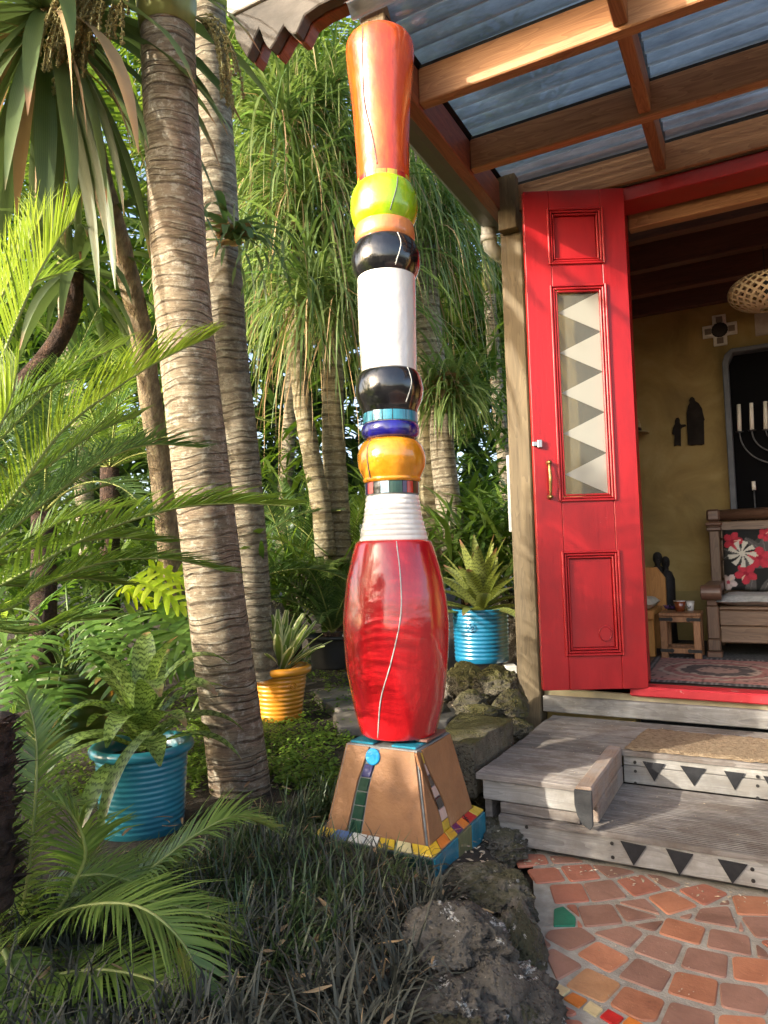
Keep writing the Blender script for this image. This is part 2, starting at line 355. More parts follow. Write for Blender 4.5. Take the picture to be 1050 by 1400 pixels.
T = [(TR, [(10,100),(20,85),(135,88),(155,125),(25,137)]), (TB, [(150,92),(250,100),(300,118),(170,125)]), (TR, [(60,148),(185,137),(222,195),(100,208)]),
 (TR, [(197,137),(320,125),(368,185),(240,200)]), (TB, [(322,128),(430,140),(510,160),(400,185)]), (TR, [(152,213),(285,207),(322,280),(175,290)]),
 (TB, [(290,207),(410,192),(475,262),(330,284)]), (TR, [(425,190),(535,168),(618,232),(500,260)]), (TB, [(548,168),(620,178),(700,212),(640,228)]),
 (TO, [(555,262),(650,237),(765,298),(640,336)]), (TR, [(680,232),(790,208),(890,248),(790,298)]), (TB, [(845,292),(888,272),(895,292)]),
 (TO, [(900,255),(1050,262),(1100,300),(1060,338),(925,335)]), (TB, [(268,300),(410,290),(458,370),(300,386)]), (TB, [(434,284),(545,268),(612,336)]),
 (TB, [(418,290),(602,345),(470,364)]), (TR, [(219,296),(262,295),(280,346)]), (TR, [(268,354),(292,385),(270,385)]), (TB, [(495,378),(625,357),(585,404)]),
 (TB, [(680,345),(742,330),(730,354)]), (TO, [(600,412),(632,348),(797,388),(770,460)]), (TB, [(745,358),(770,310),(890,300),(925,390)]), (TB, [(930,400),(938,362),(952,402)]),
 (TB, [(938,345),(1060,345),(1080,430),(1000,430)]), (TB, [(130,425),(150,398),(285,388),(350,435),(240,485)]), (TB, [(118,422),(166,463),(125,475)]),
 (TB, [(330,408),(480,378),(542,408),(480,472)]), (TB, [(495,485),(560,415),(705,455),(665,542)]), (TB, [(797,468),(812,390),(975,420),(985,505)]), (TB, [(1000,455),(1046,490),(1056,515),(1008,510)]),
 (TR, [(1015,442),(1080,440),(1080,490)]), (TB, [(135,495),(165,472),(293,545),(185,607)]), (TO, [(262,495),(350,443),(487,515),(400,575)]), (TB, [(690,550),(720,465),(890,500),(880,598)]),
 (TO, [(902,505),(1060,520),(1075,625),(910,600)]), (TB, [(433,590),(510,510),(660,572),(612,655)]), (TY, [(215,625),(305,552),(452,620),(375,700)]), (TO, [(635,655),(670,567),(848,605),(835,712)]),
 (TB, [(850,615),(1010,635),(1060,680),(1040,750),(858,715)]), (TR, [(125,665),(270,740),(245,752),(130,738)]), (TR, [(145,757),(285,772),(300,800),(150,800)]),
 (TO, [(398,705),(460,625),(632,685),(590,775),(520,770)]), (TB, [(605,790),(650,690),(835,735),(830,830),(620,830)]), (TO, [(848,745),(1040,755),(1050,840),(845,840)])]
for mt, P in T: tile(zt(P), mt)
G = pm('green_glass_tile', [(.3, (.006, .11, .055)), (.7, (.012, .19, .10))], 12, 4, .45, .1, spec=.3); tile(zt([(172,310),(210,298),(262,345),(260,382),(170,383)]), G, .004)
MC = {k: glaze('mosaic_'+k, c, rough=.2) for k, c in dict(yellow=(.78, .50, .03), cream=(.72, .60, .30), orange=(.72, .22, .03), red=(.60, .02, .015), white=(.74, .70, .62), black=(.012, .012, .014), navy=(.012, .012, .12), green=(.008, .06, .035), turquoise=(.03, .30, .42), teal=(.02, .20, .28), olive=(.22, .22, .10), pink=(.66, .46, .38), sky=(.42, .58, .68), purple=(.06, .02, .09), darkgreen=(.01, .045, .035), blue=(.10, .16, .34)).items()}
for k, P in (('cream', [(145,650),(180,617),(240,645),(200,680)]), ('orange', [(210,680),(250,655),(310,685),(275,718)]), ('cream', [(290,720),(320,690),(375,725),(345,755)]), ('red', [(360,755),(395,723),(460,760),(425,795)]), ('orange', [(452,780),(480,755),(540,785),(510,815)]), ('yellow', [(535,815),(560,790),(620,820),(590,850)])):
    tile(zt(P), MC[k], .002, .007, 'mosaic_tile')
for iy in range(-8, 17):                     # the floor goes on past the frame, squarer laid
    for ix in range(-3, 20):
        x = .05+ix*.128+.02*sin(iy*1.7); y = 2.08-(16-iy)*.128
        if x < border(y)+.02 or y > 2.2: continue
        pr = V((x+.06, y+.06, PZ))-CAM; d_ = pr.dot(CF)
        if d_ > .3:
            px, py = 525+FPX*pr.dot(CR)/d_, 700-FPX*pr.dot(CU)/d_
            if px < 1095 and py < 1435: continue
        j = lambda: rnd(-.012, .012)
        tile([(x+j(), y+j()), (x+.112+j(), y+j()), (x+.112+j(), y+.112+j()), (x+j(), y+.112+j())], random.choice((TB, TB, TR, TO)))
# ================================================================== HOUSE
WY = 3.20; FZ = .345; JX = -.475
house = thing('house', (-.92, WY, 0), 'mustard plastered garden house with open red double doors and dark timber ceiling', 'house')
def hb(name, *a, mat=PLAST, bevel=.002): return boxo(name, *a, mat, house, bevel)
hb('wall', -.915, JX-.05, WY+.02, WY+.14, .0, 2.56); hb('wall', -.96, -.87, WY+.141, 4.899, .0, 2.72); hb('wall', -.99, 3.2, 4.90, 5.03, .0, 2.72)
hb('wall', 3.0, 3.12, WY+.02, 4.899, 0, 2.72); hb('wall', 1.9, 2.999, WY+.02, WY+.14, 0, 2.56)
hb('dado', -.868, 3.0, 4.888, 4.899, FZ+.001, .66, mat=pm('olive_dado_plaster', [(.3, (.17, .13, .035)), (.7, (.30, .23, .08))], 4, 6, .7, .2))
FLOORM = wood('dark_floor_timber', (.03, .022, .016), (.08, .06, .045), 0, .5, .1)
hb('floor', -.86, 2.99, WY+.02, 4.887, FZ-.06, FZ, mat=FLOORM)
hb('ceiling', -1.1, 3.2, WY+.02, 5.1, 2.74, 2.80, mat=DARKW)
for y in (3.62, 4.02, 4.42, 4.80): hb('ceiling_beam', -.868, 3.0, y, y+.06, 2.47, 2.739, mat=DARKW)
hb('threshold', JX-.06, 1.9, WY-.05, WY+.05, FZ-.035, FZ+.006, mat=REDW, bevel=.006)
hb('plinth', -.915, 1.9, WY-.01, WY+.0199, .255, FZ-.036, mat=PLIN); hb('bearer_board', -.915, 1.9, WY-.045, WY-.011, .215, .285, mat=GREYPALE, bevel=.004)
hb('lintel', JX-.05, 1.9, WY-.01, WY+.14, 2.475, 2.54, mat=REDP, bevel=.004); hb('head_beam', JX, 1.9, WY+.16, WY+.22, 2.42, 2.53, mat=FIR, bevel=.004)
hb('lintel_strip', -.915, 1.9, WY-.02, WY+.14, 2.541, 2.56, mat=POSTW)
hb('jamb', JX-.05, JX, WY-.012, WY+.15, FZ-.03, 2.475, mat=REDP, bevel=.004); hb('jamb', 1.85, 1.90, WY-.012, WY+.15, FZ-.03, 2.475, mat=REDP, bevel=.004)
# niche frame: flat black panel painted as the recess's shade, with blue grey reveal
NICHE = pm('niche_shade_black', [(.5, (.006, .006, .0065))], 6, 3, .95, .1, spec=.05); REV = pm('blue_grey_reveal', [(.3, (.05, .058, .066)), (.7, (.11, .12, .13))], 9, 5, .6, .2)
nx0 = ony(1000, 560, 4.9).x; nz1 = ony(1000, 487, 4.9).z; nz0 = 1.02
b = MB()
b.box(nx0, nx0+1.0, 4.8935, 4.8985, nz0, nz1); b.build('niche_shade_panel', NICHE, house)
b = MB(); pl = [(nx0-.035, nz0-.02), (nx0+.001, nz0-.02), (nx0+.001, nz1-.06), (nx0+.03, nz1-.002), (nx0+1.0, nz1-.002), (nx0+1.0, nz1+.025), (nx0+.02, nz1+.025), (nx0-.02, nz1-.01), (nx0-.035, nz1-.06)]
b.prism(pl, 4.8, 4.8985, 1); b.build('niche_reveal', REV, house, bevel=.004)
# ---- red door leaf, swung out past its jamb
hinge = V((JX, WY-.012, 0)); free = V((-.868, 2.985, 0)); DD = (hinge-free); DW = DD.length; DD.normalize(); DN = V((DD.y, -DD.x, 0))   # DN faces the garden
DZ0, DZ1 = .347, 2.52
def dm(u, n, z): return free+DD*u+DN*n+V((0, 0, z))
DM = Matrix((( DD.x, DN.x, 0, free.x), (DD.y, DN.y, 0, free.y), (0, 0, 1, 0), (0, 0, 0, 1)))   # u along leaf, n outwards
def dbox(b, u0, u1, n0, n1, z0, z1): b.box(u0, u1, n0, n1, z0, z1, DM)
TH = .038
def pz(py): return ony(790, py, 3.09).z       # heights read at the leaf's middle
def pu(px, py):                                # distance along the leaf
    r = ray(px, py); t = (free+DN*TH-CAM).dot(DN)/r.dot(DN); return (CAM+r*t-free-DN*TH).dot(DD)
z_a0, z_a1 = pz(757), pz(890)                 # lower panel
z_b0, z_b1 = pz(683), pz(397)                 # glass
z_c0, z_c1 = pz(362), pz(292)                 # top panel
z_a0, z_a1 = z_a1, z_a0
uL, uR = .112, .335
b = MB(); k = TH
dbox(b, 0, uL, 0, k, DZ0, DZ1); dbox(b, uR, DW, 0, k, DZ0, DZ1)
for z0, z1 in ((DZ0, z_a0), (z_a1, z_b0), (z_b1, z_c0), (z_c1, DZ1)): dbox(b, uL+.0005, uR-.0005, .001, k-.001, z0, z1)
door = b.build('door', REDP, house, bevel=.002); tag(door, 'narrow red panelled door leaf swung open against the post')
def dpart(name, boxes, mat, bevel=.002):
    b = MB()
    for q in boxes: dbox(b, *q)
    return b.build(name, mat, door, bevel=bevel)
for z0, z1 in ((z_a0, z_a1), (z_c0, z_c1)):
    dpart('panel', [(uL+.022, uR-.022, .010, k-.012, z0+.022, z1-.022)], REDP)
    dpart('panel', [(uL+.002, uR-.002, .006, k-.020, z0+.002, z1-.002)], REDP)
for z0, z1 in ((z_a0, z_a1), (z_b0, z_b1), (z_c0, z_c1)):
    for s_, w_, n_ in ((-.012, .010, .010), (.000, .009, .006), (.012, .008, .002)):
        a0, a1, c0, c1 = uL+s_, uR-s_, z0+s_, z1-s_
        dpart('moulding', [(a0, a0+w_, k-.016, k+n_, c0, c1), (a1-w_, a1, k-.016, k+n_, c0, c1), (a0+w_+.0003, a1-w_-.0003, k-.016, k+n_-.0006, c0, c0+w_), (a0+w_+.0003, a1-w_-.0003, k-.016, k+n_-.0006, c1-w_, c1)], REDP, .0025)
m_, nt, bs = start('door_glass'); bs.inputs['Base Color'].default_value = (.34, .34, .28, 1); bs.inputs['Roughness'].default_value = .12; bs.inputs['Transmission Weight'].default_value = .75; bs.inputs['IOR'].default_value = 1.3; GLASS = m_
m_, nt, bs = start('frosted_glass'); bs.inputs['Base Color'].default_value = (.34, .335, .285, 1); bs.inputs['Roughness'].default_value = .5; bs.inputs['Transmission Weight'].default_value = .1; FROST = m_
ga, gb, gc, gd = uL+.018, uR-.018, z_b0+.018, z_b1-.018
dpart('pane', [(ga, gb, .016, .021, gc, gd)], GLASS, 0)
nT = 5; st = (gd-gc)/nT
for i in range(nT):
    b = MB(); z0 = gc+i*st+.001; z1 = z0+st-.002; n_ = .0222
    b.v += [DM @ V(p) for p in ((gb, n_, z0), (gb, n_, z1), (ga+.004, n_, (z0+z1)/2), (gb, n_+.0012, z0), (gb, n_+.0012, z1), (ga+.004, n_+.0012, (z0+z1)/2))]
    for f in ((0, 1, 2), (5, 4, 3), (0, 3, 4, 1), (1, 4, 5, 2), (2, 5, 3, 0)): b.face(f)
    b.build('frosted_triangle', FROST, door)
hz0, hz1 = pz(680), pz(634); hu = .062
b = MB(); b.tube([DM @ V((hu, k+.030-.012*abs(t-.5)*2, hz0+(hz1-hz0)*t)) for t in [i/8 for i in range(9)]], lambda t: .0055+.0025*(1-abs(t-.5)*2), 10)
for z in (hz0, hz1): b.tube([DM @ V((hu, k, z)), DM @ V((hu, k+.012, z)), DM @ V((hu, k+.032, z))], [.012, .007, .008], 10)
b.build('handle', BRASS, door, smooth=True)
lz = pz(608); dpart('latch_case', [(.016, .036, k, k+.018, lz-.017, lz+.017)], STEEL); dpart('latch_bolt', [(-.004, .016, k+.004, k+.012, lz-.010, lz+.010)], STEEL)
kz = pz(865); b = MB(); ku = .275
ring = [(.027*cos(a), .030*sin(a)) for a in [i*pi/14 for i in range(28)]]
b.tube([DM @ V((ku+x, k-.010, kz+y)) for x, y in ring+ring[:1]], .0028, 6, False); b.build('round_patch_rim', REDP, door, smooth=True)
b = MB(); n0 = len(b.v); b.v += [DM @ V((ku+x, k-.0105, kz+y)) for x, y in ring]; b.face(range(28)); b.v += [DM @ V((ku+x*.9, k-.0085, kz+y*.9)) for x, y in ring]; b.face(range(28, 56)); b.build('round_patch', REDP, door)
# ================================================================== PERGOLA
PB, PT_ = 2.545, 2.675
perg = thing('pergola', (-1.04, 3.3, 0), 'timber veranda roof of fir rafters under tinted corrugated sheet beside the house', 'pergola')
def pb(name, *a, mat=FIR, bevel=.004): return boxo(name, *a, mat, perg, bevel)
for y in (2.205, 2.707, 3.165): pb('rafter', -1.0, 1.75, y, y+.048, PB, PT_)
pb('edge_beam', -1.055, -1.0005, 2.085, 3.30, PB-.012, PT_, mat=STAIN)
for x in (-.325, .36, 1.05):
    for y0, y1 in ((1.95, 2.2045), (2.2535, 2.7065), (2.7555, 3.1645)): pb('blocking', x, x+.045, y0, y1, PB+.012, PT_-.003, mat=FIRY)
for y in (2.205, 2.707, 3.165): pb('foam_strip', -.998, 1.75, y+.006, y+.062, PT_+.0005, PT_+.014, mat=BLK, bevel=0)
pb('foam_strip', -1.03, -.99, 1.95, 3.2, PT_+.0155, PT_+.02, mat=BLK, bevel=0)
post = pb('post', -1.025, -.92, 3.145, 3.25, -.05, PB-.0125, mat=POSTW, bevel=.006); pb('post_cap_block', -1.012, -.925, 3.085, 3.1445, PB-.11, PT_+.02, mat=POSTW)
# corrugated tinted sheet
m_, nt, bs = start('tinted_polycarbonate'); vec = coords(nt, (.35, 2.4, 1)); f = noise_(nt, vec, 5, 6, .7, .5)
tr0 = nt.nodes.new('ShaderNodeBsdfTransparent'); nt.links.new(ramp(nt, f, [(.3, (.30, .32, .34)), (.55, (.50, .53, .55)), (.75, (.22, .23, .23))]), tr0.inputs[0])
tl = nt.nodes.new('ShaderNodeBsdfTranslucent'); nt.links.new(ramp(nt, noise_(nt, coords(nt, (.5, 3, 1)), 9, 6, .7), [(.33, (.28, .285, .28)), (.56, (.52, .525, .51)), (.76, (.85, .84, .76))]), tl.inputs[0])
tr = nt.nodes.new('ShaderNodeMixShader'); tr.inputs[0].default_value = .82; nt.links.new(tr0.outputs[0], tr.inputs[1]); nt.links.new(tl.outputs[0], tr.inputs[2])
bs.inputs['Base Color'].default_value = (.06, .066, .07, 1); bs.inputs['Roughness'].default_value = .10; bs.inputs['Specular IOR Level'].default_value = .8
mx = nt.nodes.new('ShaderNodeMixShader'); mx.inputs[0].default_value = .5; nt.links.new(tr.outputs[0], mx.inputs[1]); nt.links.new(bs.outputs[0], mx.inputs[2]); nt.links.new(mx.outputs[0], nt.nodes['Material Output'].inputs[0])
POLY = m_
def sheet(x0, x1, zoff):
    b = MB(); ny = 176; y0, y1 = 1.86, 3.30
    for i in range(ny+1):
        y = y0+(y1-y0)*i/ny; z = PT_+.040+.018*sin(2*pi*(y-y0)/.076)+zoff
        b.v += [V((x0, y, z)), V((x1, y, z+.012))]
    for i in range(ny): b.face((2*i, 2*i+1, 2*i+3, 2*i+2))
    return b.build('roof_sheet', POLY, perg, smooth=True)
sheet(-1.10, -.28, 0); sheet(-.32, .52, .014); sheet(.48, 1.8, .002)
# carved double beam end with pale flashing
BY = 1.95
def bp(x, y): q = ony(x, y, BY); return (q.x, q.z)
prof = [bp(*p) for p in ((319, 34), (322, 52), (330, 66), (337, 78), (343, 66), (348, 50), (354, 38), (359, 52), (364, 62), (369, 67), (376, 56), (382, 44), (388, 34), (394, 42), (400, 46), (405, 45), (411, 32), (416, 20))]
x1 = .6; zt_ = bp(319, 18)[1]
prof += [(prof[-1][0]+.06, prof[-1][1]+.012), (x1, prof[-1][1]+.012), (x1, zt_), (prof[0][0]-.004, zt_)]
for j, (y0, y1) in enumerate(((BY, BY+.046), (BY+.052, BY+.10))):
    b = MB(); b.prism(prof, y0, y1, 1); b.build('carved_beam', [GREYEND, STAIN][j], perg, bevel=.004)
bx_ = bp(313, 15); pb('flashing', bx_[0], x1, BY-.014, BY+.16, zt_-.012, zt_+.055, mat=CAPM)
pb('column_stub_post', -1.082, -.992, 1.935, 2.025, 2.62, zt_-.013, mat=POSTW)
# gutter
b = MB(); gx0, gx1, gz0, gz1 = -1.185, -1.0565, 2.545, 2.69; pr = [(gx1, gz1), (gx1, gz0+.004), (gx1-.03, gz0), (gx0+.045, gz0+.006), (gx0+.018, gz0+.03), (gx0, gz0+.075), (gx0, gz1), (gx0+.006, gz1), (gx0+.007, gz0+.078), (gx0+.024, gz0+.036), (gx0+.048, gz0+.013), (gx1-.03, gz0+.007), (gx1-.007, gz0+.010), (gx1-.007, gz1)]
b.prism(pr, 2.035, 3.34, 1); b.build('gutter', GUTM, perg)
b = MB(); b.prism(pr[:7], 2.03, 2.0345, 1); b.build('gutter_end', GUTM, perg)
b = MB(); ex, ey = -1.125, 3.27; pts = [(ex, ey, gz0+.02), (ex, ey, gz0-.05), (ex+.004, ey+.01, gz0-.085), (ex+.02, ey+.045, gz0-.105), (ex+.03, ey+.12, gz0-.11)]
b.tube(pts, [.036]*3+[.034]*2, 18); b.tube([(ex, ey, gz0-.03), (ex, ey, gz0-.065)], .041, 18); b.build('downpipe_elbow', PVC, perg, smooth=True)
b = MB(); q = ony(697, 470, 3.42); b.tube([(q.x, 3.42, gz0-.11), (q.x, 3.42, .15)], .026, 16); b.build('downpipe', PVC, perg, smooth=True)
q0 = ony(693, 622, 3.46); q1 = ony(702, 727, 3.46)
boxo('meter_box', q0.x-.005, q0.x+.10, 3.46, 3.56, q1.z, q0.z, pm('grey_white_box', [(.4, (.42, .44, .44)), (.7, (.55, .56, .55))], 5, 4, .5, .05), None, .004)
tag(bpy.data.objects['meter_box'], 'pale grey rectangular box fixed behind the timber post', 'box')
# ================================================================== DECK STEPS
DZ = .205; LZ = .088; XR = 1.75
deck = thing('deck_steps', (-.6, 2.7, 0), 'weathered grey timber deck and step leading to the red doors', 'steps')
def groove(x0, x1, y0, y1, z1, th=.017):
    # one board with shallow grip grooves along X
    b = MB(); k = 7; pr = [(y0, z1-th)]
    for i in range(k):
        a = y0+(y1-y0)*i/k; c = y0+(y1-y0)*(i+1)/k; g = .0028
        pr += [(a+.0015, z1-g), (a+.0035, z1), (c-.0035, z1), (c-.0015, z1-g)]
    pr += [(y1, z1-th)]; pr = [pr[0]]+pr[1:]; b.prism(pr, x0, x1, 0); return b.build('plank', GREYX, deck)
y = 2.222
def edgeX(y): return -.885+.02*(y-2.2)
ys = []
while y < 2.68: groove(edgeX(y)+rnd(-.006, .006), -.548, y, min(y+.092, 2.683), DZ+rnd(-.0015, .0015)); y += .0925
y = 2.686
while y < 3.14: groove(edgeX(y)+rnd(-.006, .006), XR, y, min(y+.090, 3.155), DZ+rnd(-.0015, .0015)); y += .0935
y = 2.207
while y < 2.66:
    groove(-.80 if y < 2.30 else -.50, XR, y, min(y+.095, 2.685), LZ+rnd(-.001, .001)); y += .098
boxo('riser_board', -.80, XR, 2.212, 2.236, -.002, LZ-.0175, GREYPALE, deck, .003); boxo('riser_board', -.86, -.545, 2.232, 2.256, LZ+.035, DZ-.0175, GREYPALE, deck, .003)
boxo('riser_board', -.80, -.545, 2.228, 2.25, LZ+.002, LZ+.034, GREYX, deck, .002)
boxo('riser_board', -.492, XR, 2.694, 2.716, LZ+.001, LZ+.062, GREYPALE, deck, .002); boxo('riser_board', -.492, XR, 2.698, 2.72, LZ+.0635, DZ-.0175, GREYPALE, deck, .002)
boxo('side_board', -.865, -.84, 2.26, 3.15, .0, DZ-.0175, GREYX, deck, .002)
b = MB(); b.box(-.545, -.495, 2.19, 2.69, LZ+.06, DZ+.012); b.build('edge_sleeper', BROWNY, deck, bevel=.005)
b = MB(); b.box(-.546, -.494, 2.26, 2.69, LZ+.001, LZ+.0595); b.build('edge_sleeper', BROWNY, deck, bevel=.003)
ENDG = pm('black_end_grain', [(.3, (.018, .019, .02)), (.7, (.05, .05, .05))], 18, 5, .8, .4)
b = MB(); b.prism([(-.547, LZ+.075), (-.54, LZ+.045), (-.525, LZ+.02), (-.503, LZ+.006), (-.494, LZ+.02), (-.494, DZ+.004), (-.547, DZ+.004)], 2.178, 2.1895, 1); b.build('end_plate', ENDG, deck, bevel=.002)
TRI = pm('black_slate_triangle', [(.3, (.009, .009, .010)), (.66, (.026, .026, .028)), (.72, (.16, .16, .16))], 15, 9, .8, .3, spec=.2)
def z6(x, y, Y): q = ony(600+x/2.3333, 930+y/2.3333, Y); return (q.x, q.z)
def tri(P, Y):
    b = MB(); q = [z6(*p, Y) for p in P]; b.prism(q, Y-.004, Y, 1); b.build('triangle', TRI, deck)
for P in ([(580,512),(662,530),(622,590)], [(725,537),(812,555),(768,622)], [(890,570),(985,588),(937,648)], [(1085,606),(1180,626),(1130,684)]): tri(P, 2.2118)
for P in ([(650,258),(720,267),(688,322)], [(770,272),(850,282),(815,337)], [(910,289),(975,297),(945,350)], [(1035,305),(1100,313),(1070,368)]): tri(P, 2.6938)
for x, y, Y in ((280,468,2.2118),(280,510,2.2118),(552,520,2.2118),(555,565,2.2118),(1000,603,2.2118),(1003,640,2.2118),(625,262,2.6938),(627,290,2.6938),(627,328,2.6938),(1017,308,2.6938),(1017,337,2.6938),(1017,376,2.6938)):
    q = z6(x, y, Y); b = MB(); b.tube([(q[0], Y-.002, q[1]), (q[0], Y+.004, q[1])], .0055, 8); b.build('bolt', IRON, deck)
# coir mat on the upper step
MATM = pm('coir_mat', [(.3, (.20, .13, .07)), (.55, (.38, .27, .16)), (.75, (.52, .40, .26))], 60, 5, .95, 1.0, .02, bscale=140, stretch=(1, 2.0, 1))
q0 = onz(857, 1018, DZ); b = MB(); mx0, mx1, my0, my1 = q0.x-.0, 1.05, 2.70, 3.02; nx, ny = 90, 26
for j in range(ny+1):
    for i in range(nx+1):
        x = mx0+(mx1-mx0)*i/nx+.006*noise.noise(V((j*.7, 0, 3))); yy = my0+(my1-my0)*j/ny+.004*noise.noise(V((i*.5, 0, 8))); b.v.append(V((x+.03*(j/ny), yy, DZ+.010+.006*noise.noise(V((x*60, yy*60, 0)))+(0 if 0 < i < nx and 0 < j < ny else -.009))))
for j in range(ny):
    for i in range(nx): a = j*(nx+1)+i; b.face((a, a+1, a+nx+2, a+nx+1))
tag(b.build('doormat', MATM, smooth=True), 'woven coir doormat lying on the upper timber step', 'doormat')
q = onz(700, 1165, .0); b = MB(); b.tube([q+V((-.03, .02, .005)), q+V((.02, -.002, .005))], .009, 12); tag(b.build('pipe_stub', PVC), 'short white pipe stub poking out under the step', 'pipe')
# ================================================================== MOSAIC COLUMN
CX, CY = -1.033, 1.978
col = thing('totem_column', (CX, CY, .03), 'tall glazed ceramic totem column of stacked coloured shapes on a tiled plinth', 'column')
def cz(py, px=525):
    r = ray(px, py); t = (hypot(CX, CY)-.075)/hypot(r.x, r.y); return CAMZ+r.z*t   # seams are read on the front of the glaze
DPT = (V((CX, CY, CAMZ+.4))-CAM).dot(CF)
def cr(w, py): return w*.5*(V((CX, CY, cz(py)))-CAM).dot(CF)/FPX
def prof(rows, n=10):
    # rows: (py, width px) top->bottom ; smooth catmull profile bottom->top
    P = [(cr(w, y), cz(y)) for y, w in rows][::-1]; S = spline([(r, z, 0) for r, z in P], max(8, n*(len(P)-1))); return [(max(.002, p.x), p.y) for p in S]
def ceramic(name, rows, mat, n=8, pre=None):
    b = MB(); p = prof(rows, n)
    if pre: p = pre(p)
    b.lathe((CX, CY, 0), p, 56)
    for i_, q_ in enumerate(b.v):
        d_ = V((q_.x-CX, q_.y-CY, 0)); k_ = .0022*noise.noise(V((d_.x*9, d_.y*9, q_.z*9)))+.0008*noise.noise(V((d_.x*30, d_.y*30, q_.z*40)))
        if d_.length > .02: b.v[i_] = q_+d_.normalized()*k_
    o = b.build(name, mat, col, smooth=True); return o
GREYG = pm('grey_grout', [(.3, (.16, .16, .15)), (.7, (.28, .28, .26))], 30, 5, .9, .4)
g = dict(orange=glaze('orange_glaze', (.80, .125, .012), (.62, .06, .008)), lime=glaze('lime_glaze', (.36, .60, .012), (.27, .48, .008)), peach=glaze('peach_glaze', (.72, .26, .07), (.58, .18, .05), rough=.35),
         black=glaze('black_glaze', (.010, .010, .011), (.006, .006, .007), rough=.07), white=glaze('white_glaze', (.80, .77, .70), (.74, .69, .62)), cobalt=glaze('cobalt_glaze', (.018, .012, .26), (.01, .008, .14), rough=.08), ochre=glaze('ochre_glaze', (.78, .33, .018), (.66, .24, .010)), red=glaze('red_glaze', (.56, .012, .016), (.42, .008, .012), rough=.1))
ceramic('orange_vase', [(33, 60), (34, 78), (40, 90), (53, 93), (74, 90), (133, 79), (190, 72.5), (225, 71), (243, 70)], g['orange'])
ceramic('grout_core', [(225, 62), (300, 60), (500, 60), (740, 62), (1000, 60)], GREYG, 2)
ceramic('lime_bead', [(236, 66), (243, 80), (255, 90), (268, 92.5), (282, 90), (293, 82), (301, 72)], g['lime'])
ceramic('peach_ring', [(293, 70), (297, 79), (306, 82.5), (316, 81), (324, 72)], g['peach'])
ceramic('black_bead', [(315, 70), (322, 82), (335, 92), (346, 94.5), (358, 91), (368, 82), (376, 68)], g['black'])
ceramic('white_cylinder', [(366, 70), (367.5, 78), (370, 80), (430, 79), (495, 76), (501, 75), (503, 70)], g['white'], 8)
ceramic('black_bead', [(498, 66), (504, 82), (514, 90), (527, 93), (540, 89), (552, 79), (560, 74), (562, 66)], g['black'])
ceramic('cobalt_ring', [(573, 66), (576, 75), (581, 79), (588, 79), (594, 74), (597, 66)], g['cobalt'])
ceramic('ochre_bead', [(597, 66), (602, 80), (612, 90), (622, 94), (634, 92), (645, 84), (651, 79), (654, 80), (657, 76)], g['ochre'])
def rib(p):
    z0, z1 = p[0][1], p[-1][1]; out = []; n = 80
    for i in range(n+1):
        t = i/n; x = t*(len(p)-1); j = min(int(x), len(p)-2); r = p[j][0]+(p[j+1][0]-p[j][0])*(x-j)
        out.append((r+.0022*abs(sin(t*pi*9)), z0+(z1-z0)*t))
    return out
ceramic('ribbed_collar', [(676, 71), (690, 75), (715, 80), (730, 88), (740, 93)], g['white'], 6, rib)
ceramic('red_barrel', [(738, 88), (740, 100), (748, 108), (790, 130), (840, 143), (870, 145), (910, 140), (960, 126), (995, 110), (1008, 103), (1010, 96)], g['red'], 9)
def band(y0, y1, w, cols, a0=0, gap=.012, nm='mosaic_tile'):
    r = cr(w, (y0+y1)/2); z1, z0 = cz(y0), cz(y1); n = len(cols); tot = sum(c[1] for c in cols); a = a0
    bb = MB(); bb.lathe((CX, CY, 0), [(r*.8, z0-.003), (r-.003, z0-.003), (r-.003, z1+.003), (r*.8, z1+.003)], 48, False); core = bb.build('mosaic_band', GREYG, col, smooth=False)
    for c, wd in cols:
        da = 2*pi*wd/tot; b = MB(); k = 4; A = [a+gap+(da-2*gap)*i/k for i in range(k+1)]
        for rr, zz in ((r-.004, z0+.002), (r, z0+.003), (r, z1-.003), (r-.004, z1-.002)): b.v += [V((CX+rr*cos(t), CY+rr*sin(t), zz)) for t in A]
        for q in range(3):
            for i in range(k): b.face((q*5+i, q*5+i+1, q*5+6+i, q*5+5+i))
        b.face((0, 5, 10, 15)); b.face((4, 19, 14, 9)); b.build(nm, MC[c], core); a += da
tc = ['navy', 'red', 'black', 'sky', 'green', 'purple', 'red', 'black', 'teal', 'white']
band(656.5, 675, 74, [(tc[i % 10], (1, 1.3, .9, 1.2, 1, 1.1, 1.6, .6)[i % 8]) for i in range(19)], .45)
band(559, 575, 75, [('turquoise', (1, 1.4, .8, 1.1)[i % 4]) for i in range(16)], .2, .018)
band(231, 241, 72, [(('yellow', 'red', 'yellow', 'orange')[i % 4], 1) for i in range(15)], .3, .018)
